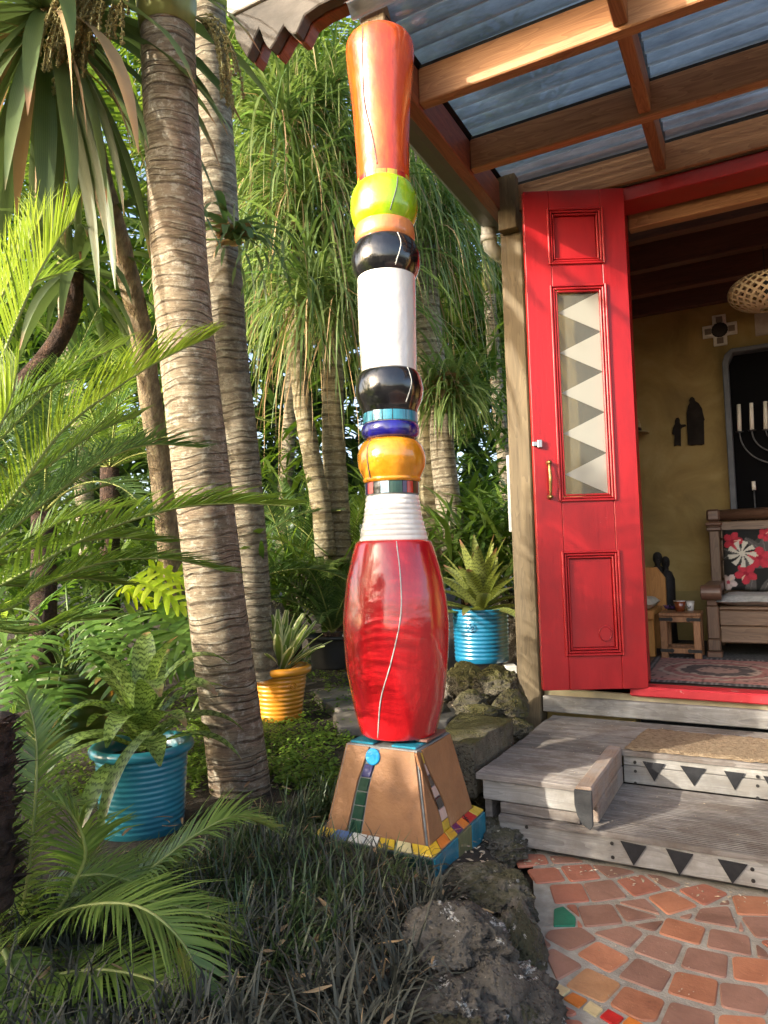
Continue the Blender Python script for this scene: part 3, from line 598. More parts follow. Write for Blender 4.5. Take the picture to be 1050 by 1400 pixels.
# hand-drawn sgraffito lines running down the glazes
GLI = pm('pale_grey_line', [(.4, (.42, .42, .38)), (.7, (.55, .54, .5))], 20, 3, .6, .1); DLI = pm('dark_grey_line', [(.5, (.10, .10, .10))], 20, 3, .6, .1)
def line(rows, pts, mat):
    pf = sorted([(cz(y), cr(w, y)) for y, w in rows]); b = MB(); L = []
    def R(z):
        for (a, ra), (c, rc) in zip(pf, pf[1:]):
            if a <= z <= c: return ra+(rc-ra)*(z-a)/(c-a)
        return pf[0][1] if z < pf[0][0] else pf[-1][1]
    for p in spline([(x, y, 0) for x, y in pts], 26):
        z = cz(p.y); r = R(z); # pixel offset from axis -> angle on the surface, facing the garden
        ax = (V((CX, CY, z))-CAM); d_ = ax.dot(CF); xo = (p.x-(525+FPX*ax.dot(CR)/d_))*d_/FPX; s_ = max(-.98, min(.98, xo/r))
        h = V((-CX, -CY, 0)).normalized(); rt = V((CR.x, CR.y, 0)).normalized(); h = (h-rt*h.dot(rt)).normalized()
        L.append(V((CX, CY, z))+(rt*s_+h*sqrt(1-s_*s_))*(r+.0004))
    b.tube(L, .0020, 5); b.build('drawn_line', mat, col, smooth=True)
line([(738, 88), (740, 100), (748, 108), (790, 130), (840, 143), (870, 145), (910, 140), (960, 126), (995, 110), (1008, 103)], [(541, 741), (546, 790), (546, 840), (534, 900), (521, 950), (517, 1006)], GLI)
line([(40, 90), (53, 93), (74, 90), (133, 79), (190, 72.5), (225, 71)], [(497, 42), (497, 100), (500, 145), (510, 190), (516, 226)], DLI)
line([(243, 80), (255, 90), (268, 92.5), (282, 90), (293, 82)], [(543, 245), (541, 265), (533, 292)], DLI)
line([(322, 82), (335, 92), (346, 94.5), (358, 91), (368, 82)], [(543, 321), (547, 340), (540, 366)], GLI)
line([(504, 82), (514, 90), (527, 93), (540, 89), (552, 79)], [(556, 503), (561, 525), (554, 551)], GLI)
line([(602, 80), (612, 90), (622, 94), (634, 92), (645, 84), (651, 79)], [(507, 600), (503, 615), (504, 635), (507, 652)], DLI)
# ---- plinth
S2 = .198; B0, B1 = .03, .112
CLAY = pm('tan_clay_panel', [(.22, (.12, .055, .028)), (.4, (.24, .11, .045)), (.6, (.32, .15, .06)), (.8, (.42, .235, .12))], 6, 9, .6, .45, .008, bscale=45, dist=.5)
b = MB(); b.box(CX-S2+.004, CX+S2-.004, CY-S2+.004, CY+S2-.004, B0-.03, B1-.004); slab = b.build('plinth_slab', GREYG, col, bevel=.002)
TZ = cz(1012); a0, a1 = .168, .118
b = MB(); n = 0
for z, a in ((B1-.0035, a0), (TZ-.012, a1)): b.v += [V((CX+sx*a, CY+sy*a, z)) for sx, sy in ((-1, -1), (1, -1), (1, 1), (-1, 1))]
for f in ((3, 2, 1, 0), (4, 5, 6, 7), (0, 1, 5, 4), (1, 2, 6, 5), (2, 3, 7, 6), (3, 0, 4, 7)): b.face(f)
body = b.build('plinth_body', GREYG, col)
nrm_up = (a0-a1)/(TZ-.012-B1)
def pf(side, u, v, h):
    # point on a sloped plinth face; side 0 faces -Y, 1 faces +X, 2 faces +Y, 3 faces -X; u in -1..1, v 0..1
    a = a0+(a1-a0)*v; z = B1+(TZ-.012-B1)*v; x, y = u*a, -a-h
    for _ in range(side): x, y = -y, x
    return V((CX+x, CY+y, z+h*nrm_up))
def plate(side, P, h, mat, par, name='mosaic_tile', h0=-.002):
    b = MB(); k = len(P); b.v += [pf(side, u, v, h0) for u, v in P]+[pf(side, u, v, h) for u, v in P]
    b.face([k+i for i in range(k)]); 
    for i in range(k): j = (i+1) % k; b.face((i, j, k+j, k+i))
    return b.build(name, mat, par, bevel=.0015)
def split(side, mid, hw):
    # two clay panels either side of a wandering grout seam
    plate(side, [(-.97, .01), (mid(0)-hw, .01)]+[(mid(t)-hw, t) for t in (.2, .4, .6, .8)]+[(mid(.985)-hw, .985), (-.955, .985)], .006, CLAY, body, 'clay_panel')
    plate(side, [(mid(0)+hw, .01), (.97, .01), (.955, .985), (mid(.985)+hw, .985)]+[(mid(t)+hw, t) for t in (.8, .6, .4, .2)], .006, CLAY, body, 'clay_panel')
mA = lambda t: -.42+.10*t+.45*max(0, t-.55)**1.2; mB = lambda t: -.22-.62*t+.12*sin(t*5)
split(0, mA, .155); split(1, mB, .165); split(2, lambda t: .1, .02); split(3, lambda t: .1*sin(3*t), .02)
def strip(side, mid, cols, hw, v0, v1):
    n = len(cols)
    for i, c in enumerate(cols):
        a = v0+(v1-v0)*i/n+.006; e = v0+(v1-v0)*(i+1)/n-.006
        plate(side, [(mid(a)-hw, a), (mid(a)+hw, a), (mid(e)+hw, e), (mid(e)-hw, e)], .0045, MC[c], body)
strip(0, mA, ['green', 'green', 'green', 'green', 'navy'], .115, .03, .80)
b = MB(); c = pf(0, mA(.88)+.04, .885, .002); n_ = (pf(0, 0, .5, .01)-pf(0, 0, .5, 0)).normalized(); e1 = V((1, 0, 0)); e2 = n_.cross(e1)
for h, r in ((0, .024), (.008, .024), (.010, .0215)): b.v += [c+n_*h+(e1*cos(i*pi/12)+e2*sin(i*pi/12))*r for i in range(24)]
for L in (0, 1):
    for i in range(24): j = (i+1) % 24; b.face((L*24+i, L*24+j, L*24+24+j, L*24+24+i))
b.face(range(48, 72)); b.build('round_tile', glaze('cyan_glaze', (.01, .34, .68)), body, smooth=False)
strip(1, mB, ['yellow', 'pink', 'black', 'pink', 'black', 'pink', 'yellow'], .128, .02, .97)
# sloping tiles round the foot and tiles on the slab's sides
def foot(side, cols):
    tot = sum(w_ for _, w_ in cols); u = -1.0
    for c, w_ in cols:
        du = 2*w_/tot; g_ = .012; b = MB(); P = []
        for uu, yy, zz in ((u+g_, S2-.002, B1-.006), (u+du-g_, S2-.002, B1-.006), (u+du-g_, a0+.006, B1+.010), (u+g_, a0+.006, B1+.010)):
            x, y = uu*yy, -yy
            for _ in range(side): x, y = -y, x
            P.append(V((CX+x, CY+y, zz)))
        b.v += P+[p+V((0, 0, .005)) for p in P]
        for f in ((4, 5, 6, 7), (0, 1, 5, 4), (1, 2, 6, 5), (2, 3, 7, 6), (3, 0, 4, 7), (3, 2, 1, 0)): b.face(f)
        b.build('mosaic_tile', MC[c], slab, bevel=.001); u += du
foot(0, [('yellow', 1), ('blue', 1.1), ('white', 1), ('white', .8), ('yellow', 1), ('cream', 1), ('yellow', 1.1)])
foot(1, [('yellow', 1), ('orange', 1.25), ('yellow', 1), ('purple', .8), ('orange', .9), ('red', 1.2), ('yellow', 1.1)])
foot(2, [('yellow', 1), ('red', 1), ('cream', 1), ('orange', 1), ('yellow', 1)]); foot(3, [('white', 1), ('yellow', 1), ('blue', 1), ('cream', 1), ('yellow', 1)])
def sides(side, cols):
    tot = sum(w_ for _, w_ in cols); u = -S2+.002
    for c, w_ in cols:
        du = (2*S2-.004)*w_/tot; b = MB(); x0, x1 = u+.002, u+du-.002; M_ = Matrix.Translation((CX, CY, 0)) @ Matrix.Rotation(side*pi/2, 4, 'Z')
        b.box(x0, x1, -S2-.004, -S2+.0035, B0-.005, B1-.008, M_); b.build('side_tile', MC[c], slab, bevel=.0015); u += du
sides(0, [('darkgreen', 1)]*3); sides(1, [('teal', 1.4), ('olive', .9), ('teal', 1.0)]); sides(2, [('teal', 1)]*3); sides(3, [('darkgreen', 1)]*3)
# top rim tiles under the barrel
for sx, sy, c in ((-1, -1, 'turquoise'), (1, -1, 'turquoise'), (1, 1, 'teal'), (-1, 1, 'turquoise')):
    b = MB(); x0, x1 = sorted((CX+sx*.030, CX+sx*(a1-.007))); y0, y1 = sorted((CY+sy*.030, CY+sy*(a1-.007))); b.box(x0, x1, y0, y1, TZ-.0115, TZ-.005); b.build('rim_tile', MC[c], body, bevel=.002)
boxo('rim_tile', CX+.085, CX+a1+.007, CY-.06, CY+.08, TZ-.0019, TZ+.006, pm('brown_rim_tile', [(.5, (.16, .07, .05))], 9, 4, .5, .1), body, .002)
# little lizard painted on one foot tile
b = MB(); L0 = V((CX+(S2+a0)/2+.001, CY+.075, B1+.0085)); sl_ = V((-.03, 0, .016)).normalized(); yv = V((0, 1, 0))
for pts, r in (([(-.014, -.008), (-.004, -.004), (.004, .0), (.012, .008)], .0022), ([(-.004, -.004), (-.006, .006)], .0011), ([(-.003, -.004), (.006, -.009)], .0011), ([(.005, .001), (.0, .009)], .0011), ([(.005, .001), (.013, -.002)], .0011)):
    b.tube([L0+sl_*p[0]+yv*p[1] for p in pts], r, 5)
b.build('lizard_motif', MC['black'], slab)
# ================================================================== ROCKS
def lava(name, c1, c2, lich, moss=None, lim=.64):
    m, nt, b = start(name); vec = coords(nt); f = noise_(nt, vec, 10, 9, .7); c = ramp(nt, f, [(.3, c1), (.7, c2)])
    vo = nd(nt, 'ShaderNodeTexVoronoi'); vo.inputs['Scale'].default_value = 85; nt.links.new(vec, vo.inputs['Vector'])
    pit = ramp(nt, vo.outputs['Distance'], [(.05, (0, 0, 0)), (.4, (1, 1, 1))])
    if moss: 
        ms = noise_(nt, vec, 5.5, 5, .6); g = nt.nodes.new('ShaderNodeNewGeometry'); sp = nt.nodes.new('ShaderNodeSeparateXYZ'); nt.links.new(g.outputs['Normal'], sp.inputs[0])
        k = math_(nt, 'ADD', math_(nt, 'MULTIPLY', sp.outputs[2], .18), ms); c = mixc(nt, ramp(nt, k, [(.5, (0, 0, 0)), (.68, (.85, .85, .85))]), c, moss)
    ln = noise_(nt, vec, 8.5, 12, .76, .3); c = mixc(nt, ramp(nt, ln, [(lim-.008, (0, 0, 0)), (lim+.008, (.95, .95, .95))]), c, lich)
    sk = noise_(nt, vec, 75, 3, .6); c = mixc(nt, ramp(nt, sk, [(.68, (0, 0, 0)), (.74, (.7, .7, .7))]), c, tuple(min(1, x*2.2) for x in c2))
    nt.links.new(c, b.inputs['Base Color']); b.inputs['Roughness'].default_value = .93; b.inputs['Specular IOR Level'].default_value = .25
    h = math_(nt, 'ADD', math_(nt, 'MULTIPLY', noise_(nt, vec, 40, 12, .8), .8), math_(nt, 'MULTIPLY', pit, .6)); bump_(nt, b, h, 1.0, .026); return m
LAVA = lava('lava_rock', (.07, .060, .048), (.25, .218, .175), (.70, .68, .62), None, .575)
LAVA2 = lava('brown_lava_rock', (.085, .074, .06), (.31, .275, .225), (.62, .58, .50), (.085, .080, .035), .60)
MOSSR = lava('mossy_rock', (.075, .065, .045), (.27, .235, .165), (.50, .47, .38), (.115, .105, .028), .68)
def rock(c, size, seed, mat, label, group, rot=0, rough=.30, cut=.0, sub_=5):
    bm = bmesh.new(); bmesh.ops.create_icosphere(bm, subdivisions=sub_, radius=1); sv = V((seed*7.13, seed*3.7, seed*1.9)); R = Matrix.Rotation(rot, 3, 'Z')
    fl = [(V((rnd(-1, 1), rnd(-1, 1), rnd(-.4, 1))).normalized(), rnd(.72, .98)) for _ in range(7)]
    for v in bm.verts:
        n = v.co.normalized(); r = 1+rough*1.2*noise.noise(n*1.1+sv)+rough*.75*noise.noise(n*2.6+sv*2)+rough*.4*noise.noise(n*5.5+sv)
        r -= .26*abs(noise.noise(n*3.0+sv*3))+.24*abs(noise.noise(n*6.5+sv))+.13*abs(noise.noise(n*14+sv))+.075*noise.noise(n*26+sv)+.05*noise.noise(n*50+sv)-.16
        p = n*r
        for fn, fd in fl:
            d = p.dot(fn)
            if d > fd: p = p-fn*(d-fd)*.6
        v.co = R @ V((p.x*size[0], p.y*size[1], p.z*size[2]))
    me = bpy.data.meshes.new('rock'); bm.to_mesh(me); bm.free(); me.polygons.foreach_set('use_smooth', [True]*len(me.polygons)); me.materials.append(mat)
    return tag(link('rock', me, None, c), label, 'rock', group)
def rk(px, py, z, size, seed, mat, label, group='lava rocks edging the patio', rot=0, rough=.3):
    q = onz(px, py, z); return rock((q.x, q.y, z), size, seed, mat, label, group, rot, rough, sub_=6)
rk(680, 1155, -.005, (.11, .13, .065), 1, LAVA2, 'pitted lava rock wedged between the tiled plinth and the step', rot=.3)
rk(664, 1228, .0, (.165, .11, .085), 12, LAVA2, 'big rough brown lava rock beside the green patio tile', rot=-.35)
rk(622, 1295, .075, (.125, .10, .09), 3, LAVA, 'dark smooth lava boulder with white lichen patch beside the black grass', rot=.6, rough=.22)
rk(703, 1308, -.005, (.06, .14, .08), 4, LAVA2, 'tall narrow lava rock against the terracotta tiles', rot=.2)
rk(680, 1372, .015, (.11, .12, .085), 15, LAVA, 'lichen spotted grey lava rock next to the cream mosaic row', rot=.9)
rk(620, 1392, .05, (.10, .09, .06), 6, LAVA, 'low grey lava rock with white lichen in the leaf litter', rot=.1)
rk(706, 1425, -.02, (.07, .13, .075), 8, LAVA2, 'lava rock at the near end of the patio edge', rot=.15)
rk(640, 1480, .03, (.13, .12, .08), 9, LAVA2, 'broad lava rock at the near end of the black grass bed', rot=.5)
rk(560, 1250, -.01, (.09, .06, .045), 10, LAVA2, 'small brown lava rock under the plinth corner', rot=.5)
q = pt(658, 1085, 2.62); rock((q.x, q.y, q.z-.02), (.085, .08, .07), 21, MOSSR, 'round mottled rock under the mossy stone block', 'rocks by the deck', .4)
# mossy squared stone block
def slab_block(P4, z0, z1, mat, name, label, cat, seed=0):
    bm = bmesh.new(); vs = [bm.verts.new((x, y, z)) for z in (z0, z1) for x, y in P4]
    for f in ((3, 2, 1, 0), (4, 5, 6, 7), (0, 1, 5, 4), (1, 2, 6, 5), (2, 3, 7, 6), (3, 0, 4, 7)): bm.faces.new([vs[i] for i in f])
    bmesh.ops.bevel(bm, geom=list(bm.edges), offset=.008, segments=2, affect='EDGES', profile=.5)
    bmesh.ops.subdivide_edges(bm, edges=[e for e in bm.edges if e.calc_length() > .03], cuts=14, use_grid_fill=True)
    for v in bm.verts: v.co += V((noise.noise(v.co*14+V((seed, 0, 0))), noise.noise(v.co*14+V((0, seed+5, 0))), noise.noise(v.co*14+V((0, 0, seed+9)))))*.007
    me = bpy.data.meshes.new(name); bm.to_mesh(me); bm.free(); me.materials.append(mat); me.polygons.foreach_set('use_smooth', [True]*len(me.polygons)); return tag(link(name, me), label, cat)
BT = .285
P = [onz(*p, BT)[:2] for p in ((590, 1012), (648, 1016), (702, 982), (628, 972))]
slab_block(P, .10, BT, MOSSR, 'stone_block', 'squared mossy stone block between the plinth and the deck', 'stone')
for i, (px, py, d, s_, mt, lb) in enumerate(((640, 930, 3.35, (.10, .09, .085), MOSSR, 'grey brown rock beneath the bright blue ribbed pot'), (682, 938, 3.25, (.125, .09, .09), MOSSR, 'large tan rock propped below the bright blue ribbed pot'), (642, 960, 3.1, (.085, .07, .05), MOSSR, 'pale lichen crusted rock above the stone block'), (698, 965, 3.05, (.085, .08, .07), MOSSR, 'dark mossy rock tucked against the timber post'), (712, 998, 2.95, (.06, .05, .05), MOSSR, 'small yellow green mossy rock at the foot of the timber post'), (655, 972, 2.98, (.09, .05, .03), MOSSR, 'flat thin stone lying on the stone block'), (605, 938, 3.5, (.08, .08, .07), LAVA2, 'shadowed rock behind the red ceramic barrel'), (600, 975, 3.2, (.07, .06, .05), LAVA2, 'dark rock behind the foot of the red barrel'))):
    q = pt(px, py, d); rock(q, s_, 30+i, mt, lb, 'rocks by the deck', i*.7, .26)
for i, (px, py, d, s_) in enumerate(((372, 870, 4.3, (.14, .12, .20)), (700, 850, 5.2, (.2, .2, .25)), (440, 800, 5.6, (.3, .2, .2)))):
    q = pt(px, py, d); rock(q, s_, 50+i, LAVA2, ('upright dark boulder behind the variegated plant', 'mossy boulder behind the bright blue ribbed pot', 'dark boulder among the ferny fronds in the deep shade')[i], 'boulders in the planting', i)
STONE = pm('grey_paving_stone', [(.3, (.11, .10, .085)), (.7, (.22, .20, .175))], 8, 7, .85, .4, .01)
for i, (P4, lb) in enumerate((([(428, 944), (500, 936), (500, 948), (440, 957)], 'narrow grey stepping stone behind the yellow pot moss'), ([(444, 960), (500, 954), (505, 966), (462, 970)], 'middle grey stepping stone behind the red barrel'), ([(455, 975), (510, 968), (515, 990), (462, 992)], 'grey stepping stone next to the tiled plinth'), ([(600, 965), (640, 970), (610, 985), (580, 985)], 'thin grey stepping stone leading to the stone block'))):
    z = .115 if i < 3 else .22; P = [onz(*p, z)[:2] for p in P4]; slab_block(P, z-.06, z, STONE, 'stepping_stone', lb, 'stone', i*3)
WBL = pm('white_block', [(.4, (.5, .5, .47)), (.7, (.66, .66, .62))], 9, 4, .7, .1); q = pt(697, 915, 3.75); b = MB(); b.box(-.03, .03, -.05, .05, -.04, .025, Matrix.Translation(q) @ Matrix.Rotation(.5, 4, 'Z')); tag(b.build('white_block', WBL, bevel=.003), 'small white block beside the bright blue ribbed pot', 'block')
# ================================================================== POTS
def potglaze(name, c, c2, rough=.25):
    m, nt, b = start(name); f = noise_(nt, coords(nt, (1, 1, 3)), 6, 6, .65); nt.links.new(ramp(nt, f, [(.3, c2), (.65, c)]), b.inputs['Base Color']); b.inputs['Roughness'].default_value = rough+.1
    b.inputs['Coat Weight'].default_value = .8; b.inputs['Coat Roughness'].default_value = rough*.5; bump_(nt, b, noise_(nt, coords(nt), 40, 4, .6), .12, .006); return m
POTSOIL = pm('potting_soil', [(.3, (.015, .01, .008)), (.7, (.06, .045, .03))], 40, 6, .95, 1, .02)
def pot(name, c, rt, rb, h, mat, label, ribs=12, rim=.018, medallion=None, soil=.05, group=None):
    t = thing(name, c, label, 'pot', group); c = V(c); b = MB(); pr = [(.01, .0), (rb*.96, 0), (rb, .006)]; n = ribs*6
    hb_ = h-(.035 if rim else .01)
    for i in range(n+1):
        s_ = i/n; z = .02+(hb_-.02)*s_; r = rb+(rt-rb)*s_; pr.append((r+(.0011 if ribs == 13 else .0019)*sin(s_*2*pi*ribs), z))
    if rim:
        for a in range(0, 13): an = -pi/2+a*pi*1.15/12; pr.append((rt+.006+rim*cos(an)*.9, h-rim+rim*sin(an)))
    else: pr += [(rt+.004, h-.004), (rt+.001, h), (rt-.012, h)]
    ri = rt-.014; pr += [(ri, h-.012), (ri-.004, h-soil*1.6)]
    b.lathe(c, pr, 56, False); b.build('body', mat, t, smooth=True)
    b = MB(); b.lathe(c, [(.002, h-soil), (ri*.5, h-soil+.006), (ri+.0005, h-soil)], 24, False); b.build('soil', POTSOIL, t, smooth=True)
    if medallion is not None:
        b = MB(); a = medallion; d = V((cos(a), sin(a), 0)); e1 = V((-sin(a), cos(a), 0)); e2 = V((0, 0, 1)); m0 = c+d*((rt+rb)/2+.010)+V((0, 0, h*.68)) if rim == 0 else c+d*(rb+(rt-rb)*.66+.004)+V((0, 0, h*.66))
        for rr in (.021, .010): b.tube([m0+(e1*cos(x)*1.1+e2*sin(x))*rr for x in [i*pi/10 for i in range(21)]], .0028, 6, False)
        b.tube([m0-d*.004, m0+d*.003], .006, 8); b.build('medallion', mat, t, smooth=True)
    return t
def toward(c): return atan2(-c[1], -c[0])
PBLUE = potglaze('teal_blue_glaze', (.035, .27, .34), (.02, .17, .24)); PCY = potglaze('bright_blue_glaze', (.010, .17, .30), (.006, .11, .22)); PYEL = potglaze('yellow_ochre_glaze', (.70, .30, .018), (.56, .20, .010), .35); PGRN = potglaze('olive_green_glaze', (.10, .13, .02), (.05, .07, .012))
PBK = pm('black_plastic', [(.4, (.014, .015, .016)), (.7, (.03, .031, .033))], 6, 4, .45, .05)
c1 = onz(195, 1128, .055); C1 = V((c1.x, c1.y, .045)); pot('plant_pot', C1, .148, .135, .285, PBLUE, 'teal blue ribbed pot holding the banded bromeliad', 13, .017, toward(C1)-.9)
c2 = onz(383, 978, .085); C2 = V((c2.x, c2.y, .07)); pot('plant_pot', C2, .150, .118, .285, PYEL, 'yellow ribbed pot holding the cream edged plant', 10, .022, toward(C2)+.5)
c3 = pt(659, 903, 3.85); C3 = V((c3.x, c3.y, c3.z)); pot('plant_pot', C3, .152, .146, .285, PCY, 'bright blue ribbed cylinder pot perched on rocks', 12, 0, toward(C3)-.35)
c4 = pt(95, 1012, 2.95); C4 = V((c4.x, c4.y, c4.z)); pot('plant_pot', C4, .20, .15, .30, PGRN, 'olive green glazed pot holding the lobed leaf philodendron', 5, .02)
c5 = pt(455, 912, 4.75); C5 = V((c5.x, c5.y, c5.z)); pot('plant_pot', C5, .165, .14, .22, PBK, 'black plastic pot holding a small cycad in shade', 1, .012)
# ================================================================== PLANTS
def trunkmat(name, c1, c2, dark, lich, red=None, ringw=.16):
    m, nt, b = start(name); tc = nt.nodes.new('ShaderNodeTexCoord'); sep = nt.nodes.new('ShaderNodeSeparateXYZ'); nt.links.new(tc.outputs['UV'], sep.inputs[0])
    vec = coords(nt, jitter=False); wob = noise_(nt, vec, 9, 4, .7); fr = math_(nt, 'FRACT', math_(nt, 'ADD', sep.outputs[1], math_(nt, 'MULTIPLY', wob, .35)))
    f = noise_(nt, coords(nt, (1, 1, 3.0), jitter=False), 13, 9, .72); c = ramp(nt, f, [(.3, c1), (.68, c2)])
    if red: rn = noise_(nt, vec, 3.2, 4, .6); c = mixc(nt, ramp(nt, rn, [(.52, (0, 0, 0)), (.70, (.6, .6, .6))]), c, red)
    ln = noise_(nt, vec, 26, 8, .75); c = mixc(nt, ramp(nt, ln, [(.52, (0, 0, 0)), (.60, (.7, .7, .7))]), c, lich)
    brk = noise_(nt, coords(nt, (1, 1, .4), jitter=False), 16, 4, .7); k = ramp(nt, fr, [(0, (.9, .9, .9)), (ringw, (.5, .5, .5)), (ringw+.06, (0, 0, 0)), (.93, (0, 0, 0)), (1, (.9, .9, .9))])
    k = math_(nt, 'MULTIPLY', k, ramp(nt, brk, [(.3, (.25, .25, .25)), (.6, (1, 1, 1))])); c = mixc(nt, k, c, dark)
    pale = math_(nt, 'MULTIPLY', ramp(nt, fr, [(ringw+.05, (0, 0, 0)), (ringw+.12, (.75, .75, .75)), (ringw+.28, (0, 0, 0))]), ramp(nt, noise_(nt, vec, 20, 4, .7), [(.4, (0, 0, 0)), (.6, (1, 1, 1))])); c = mixc(nt, pale, c, lich)
    fl2 = noise_(nt, coords(nt, (1, 1, 9), jitter=False), 14, 8, .75, .8); c = mixc(nt, ramp(nt, fl2, [(.36, (.75, .75, .75)), (.50, (0, 0, 0))]), c, dark); nt.links.new(c, b.inputs['Base Color']); b.inputs['Roughness'].default_value = .9; b.inputs['Specular IOR Level'].default_value = .3
    fl_ = noise_(nt, coords(nt, (1, 1, 7), jitter=False), 16, 8, .75, .6); h = math_(nt, 'ADD', math_(nt, 'ADD', math_(nt, 'MULTIPLY', noise_(nt, coords(nt, (1, 1, 2.2), jitter=False), 38, 8, .75), .7), math_(nt, 'MULTIPLY', fl_, .9)), math_(nt, 'MULTIPLY', k, -.8)); bump_(nt, b, h, 1.0, .016); return m
TRK1 = trunkmat('palm_bark', (.18, .135, .088), (.47, .385, .265), (.085, .06, .04), (.64, .59, .47), (.31, .20, .135), .09)
TRK2 = trunkmat('grey_palm_bark', (.17, .14, .10), (.38, .325, .235), (.075, .058, .04), (.52, .49, .38))
TRK3 = pm('cork_bark', [(.25, (.08, .056, .036)), (.5, (.24, .18, .11)), (.75, (.42, .35, .21))], 34, 7, .95, 1, .02, bscale=60, stretch=(1, 1, .5))
TRK4 = trunkmat('pale_slender_bark', (.20, .17, .10), (.40, .34, .21), (.09, .065, .04), (.50, .46, .34))
DKT = pm('dark_fibre_bark', [(.25, (.018, .010, .007)), (.55, (.06, .032, .02)), (.8, (.15, .075, .045))], 22, 7, .95, 1, .03, bscale=45)
def ringtrunk(name, cps, r0, r1, step, mat, parent, flare=0.0, amp=.014):
    path = spline(cps, 60); L = sum((path[i+1]-path[i]).length for i in range(60)); n = int(L/step); b = MB(); P = []; R = []; VV = []; u = 0; k = 0
    cum = [0]
    for i in range(60): cum.append(cum[-1]+(path[i+1]-path[i]).length)
    def at(s_):
        s_ = max(0, min(L, s_))
        for i in range(60):
            if s_ <= cum[i+1]: return sub(path[i], path[i+1], (s_-cum[i])/max(1e-6, cum[i+1]-cum[i]))
        return path[-1]
    s_ = 0; seg = 40; rings = []
    while s_ < L:
        h = step*random.choice((.5, .7, .9, 1.1, 1.4, 1.9))*rnd(.85, 1.15)
        for q, (f, e) in enumerate(((0.0, -.5), (.10, .55), (.45, .25), (.85, 0.05))):
            ss = s_+h*f; t = ss/L; r = r0+(r1-r0)*t+flare*math.exp(-ss/.11); rings.append((at(ss), r*(1+amp*e), k+f, ss))
        s_ += h; k += 1
    n0 = len(b.v)
    for i, (p, r, vv, ss) in enumerate(rings):
        d = (rings[min(i+1, len(rings)-1)][0]-rings[max(i-1, 0)][0]).normalized(); a = d.cross(V((0, 1, 0))).normalized(); c = d.cross(a)
        for j in range(seg):
            an = 2*pi*j/seg; rr = r*(1+.018*noise.noise(V((cos(an)*1.5, sin(an)*1.5, ss*5)))+.010*noise.noise(V((cos(an)*5, sin(an)*5, ss*30))))
            off = d*(.007*sin(an+ss*3)+.012*noise.noise(V((cos(an)*1.6, sin(an)*1.6, ss*9))))
            b.v.append(p+(a*cos(an)+c*sin(an))*rr+off)
    for i in range(len(rings)-1):
        for j in range(seg):
            j2 = (j+1) % seg; v0, v1 = rings[i][2], rings[i+1][2]
            b.face((n0+i*seg+j, n0+i*seg+j2, n0+(i+1)*seg+j2, n0+(i+1)*seg+j), [(j/seg, v0), ((j+1)/seg, v0), ((j+1)/seg, v1), (j/seg, v1)])
    return b.build(name, mat, parent, smooth=True)
LG = leafmat  # short name
L_CYC = LG('cycad_green', (.10, .165, .035), (.21, .295, .065), .33, .34); L_CYCS = LG('cycad_sunlit_green', (.125, .185, .032), (.235, .295, .062), .38, .4); L_CYCD = LG('cycad_dark_green', (.045, .09, .032), (.10, .165, .05), .38, .3)  # L_CYCS is a brighter copy of L_CYC, sunlight put into the leaf colour
RACH = pm('leaf_midrib', [(.4, (.20, .24, .06)), (.7, (.32, .34, .10))], 10, 3, .5, .1)
L_PALM = LG('palm_frond_green', (.075, .13, .025), (.17, .235, .05), .45, .42); L_PONY = LG('ponytail_leaf', (.075, .14, .04), (.21, .275, .088), .5, .42, tip=(.40, .31, .16)); L_DRAC = LG('yucca_leaf', (.045, .085, .030), (.115, .155, .055), .42, .22, tip=(.26, .15, .08), kind='vein')
L_DRY = LG('dry_leaf', (.22, .14, .07), (.40, .28, .15), .8, .2); L_BROM = LG('banded_bromeliad_leaf', (.12, .195, .05), (.23, .315, .085), .26, .3, kind='band', tip=(.30, .20, .10)); L_BROM2 = LG('banded_vriesea_leaf', (.15, .19, .05), (.25, .28, .08), .35, .3, kind='band', tip=(.22, .12, .07))
L_VAR = LG('cream_edged_leaf', (.16, .26, .05), (.28, .36, .09), .4, .3, kind='cream'); L_PHIL = LG('philodendron_leaf', (.065, .145, .03), (.15, .26, .05), .3, .36); L_PHILY = LG('lime_philodendron_leaf', (.32, .46, .02), (.46, .56, .05), .4, .5)
L_MOND = LG('black_grass_blade', (.019, .020, .015), (.088, .090, .068), .62, .08, spec=.25); L_MONDG = LG('green_grass_blade', (.03, .055, .018), (.07, .11, .035), .4, .2); L_MOSS = LG('creeping_mint_leaf', (.07, .14, .015), (.19, .29, .035), .55, .3)
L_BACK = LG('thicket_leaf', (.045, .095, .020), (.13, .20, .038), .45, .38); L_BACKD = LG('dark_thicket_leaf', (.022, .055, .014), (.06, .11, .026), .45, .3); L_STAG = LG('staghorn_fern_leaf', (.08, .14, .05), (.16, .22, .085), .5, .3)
def on_ground(x, y, up=0): return V((x, y, gz(x, y)+up))
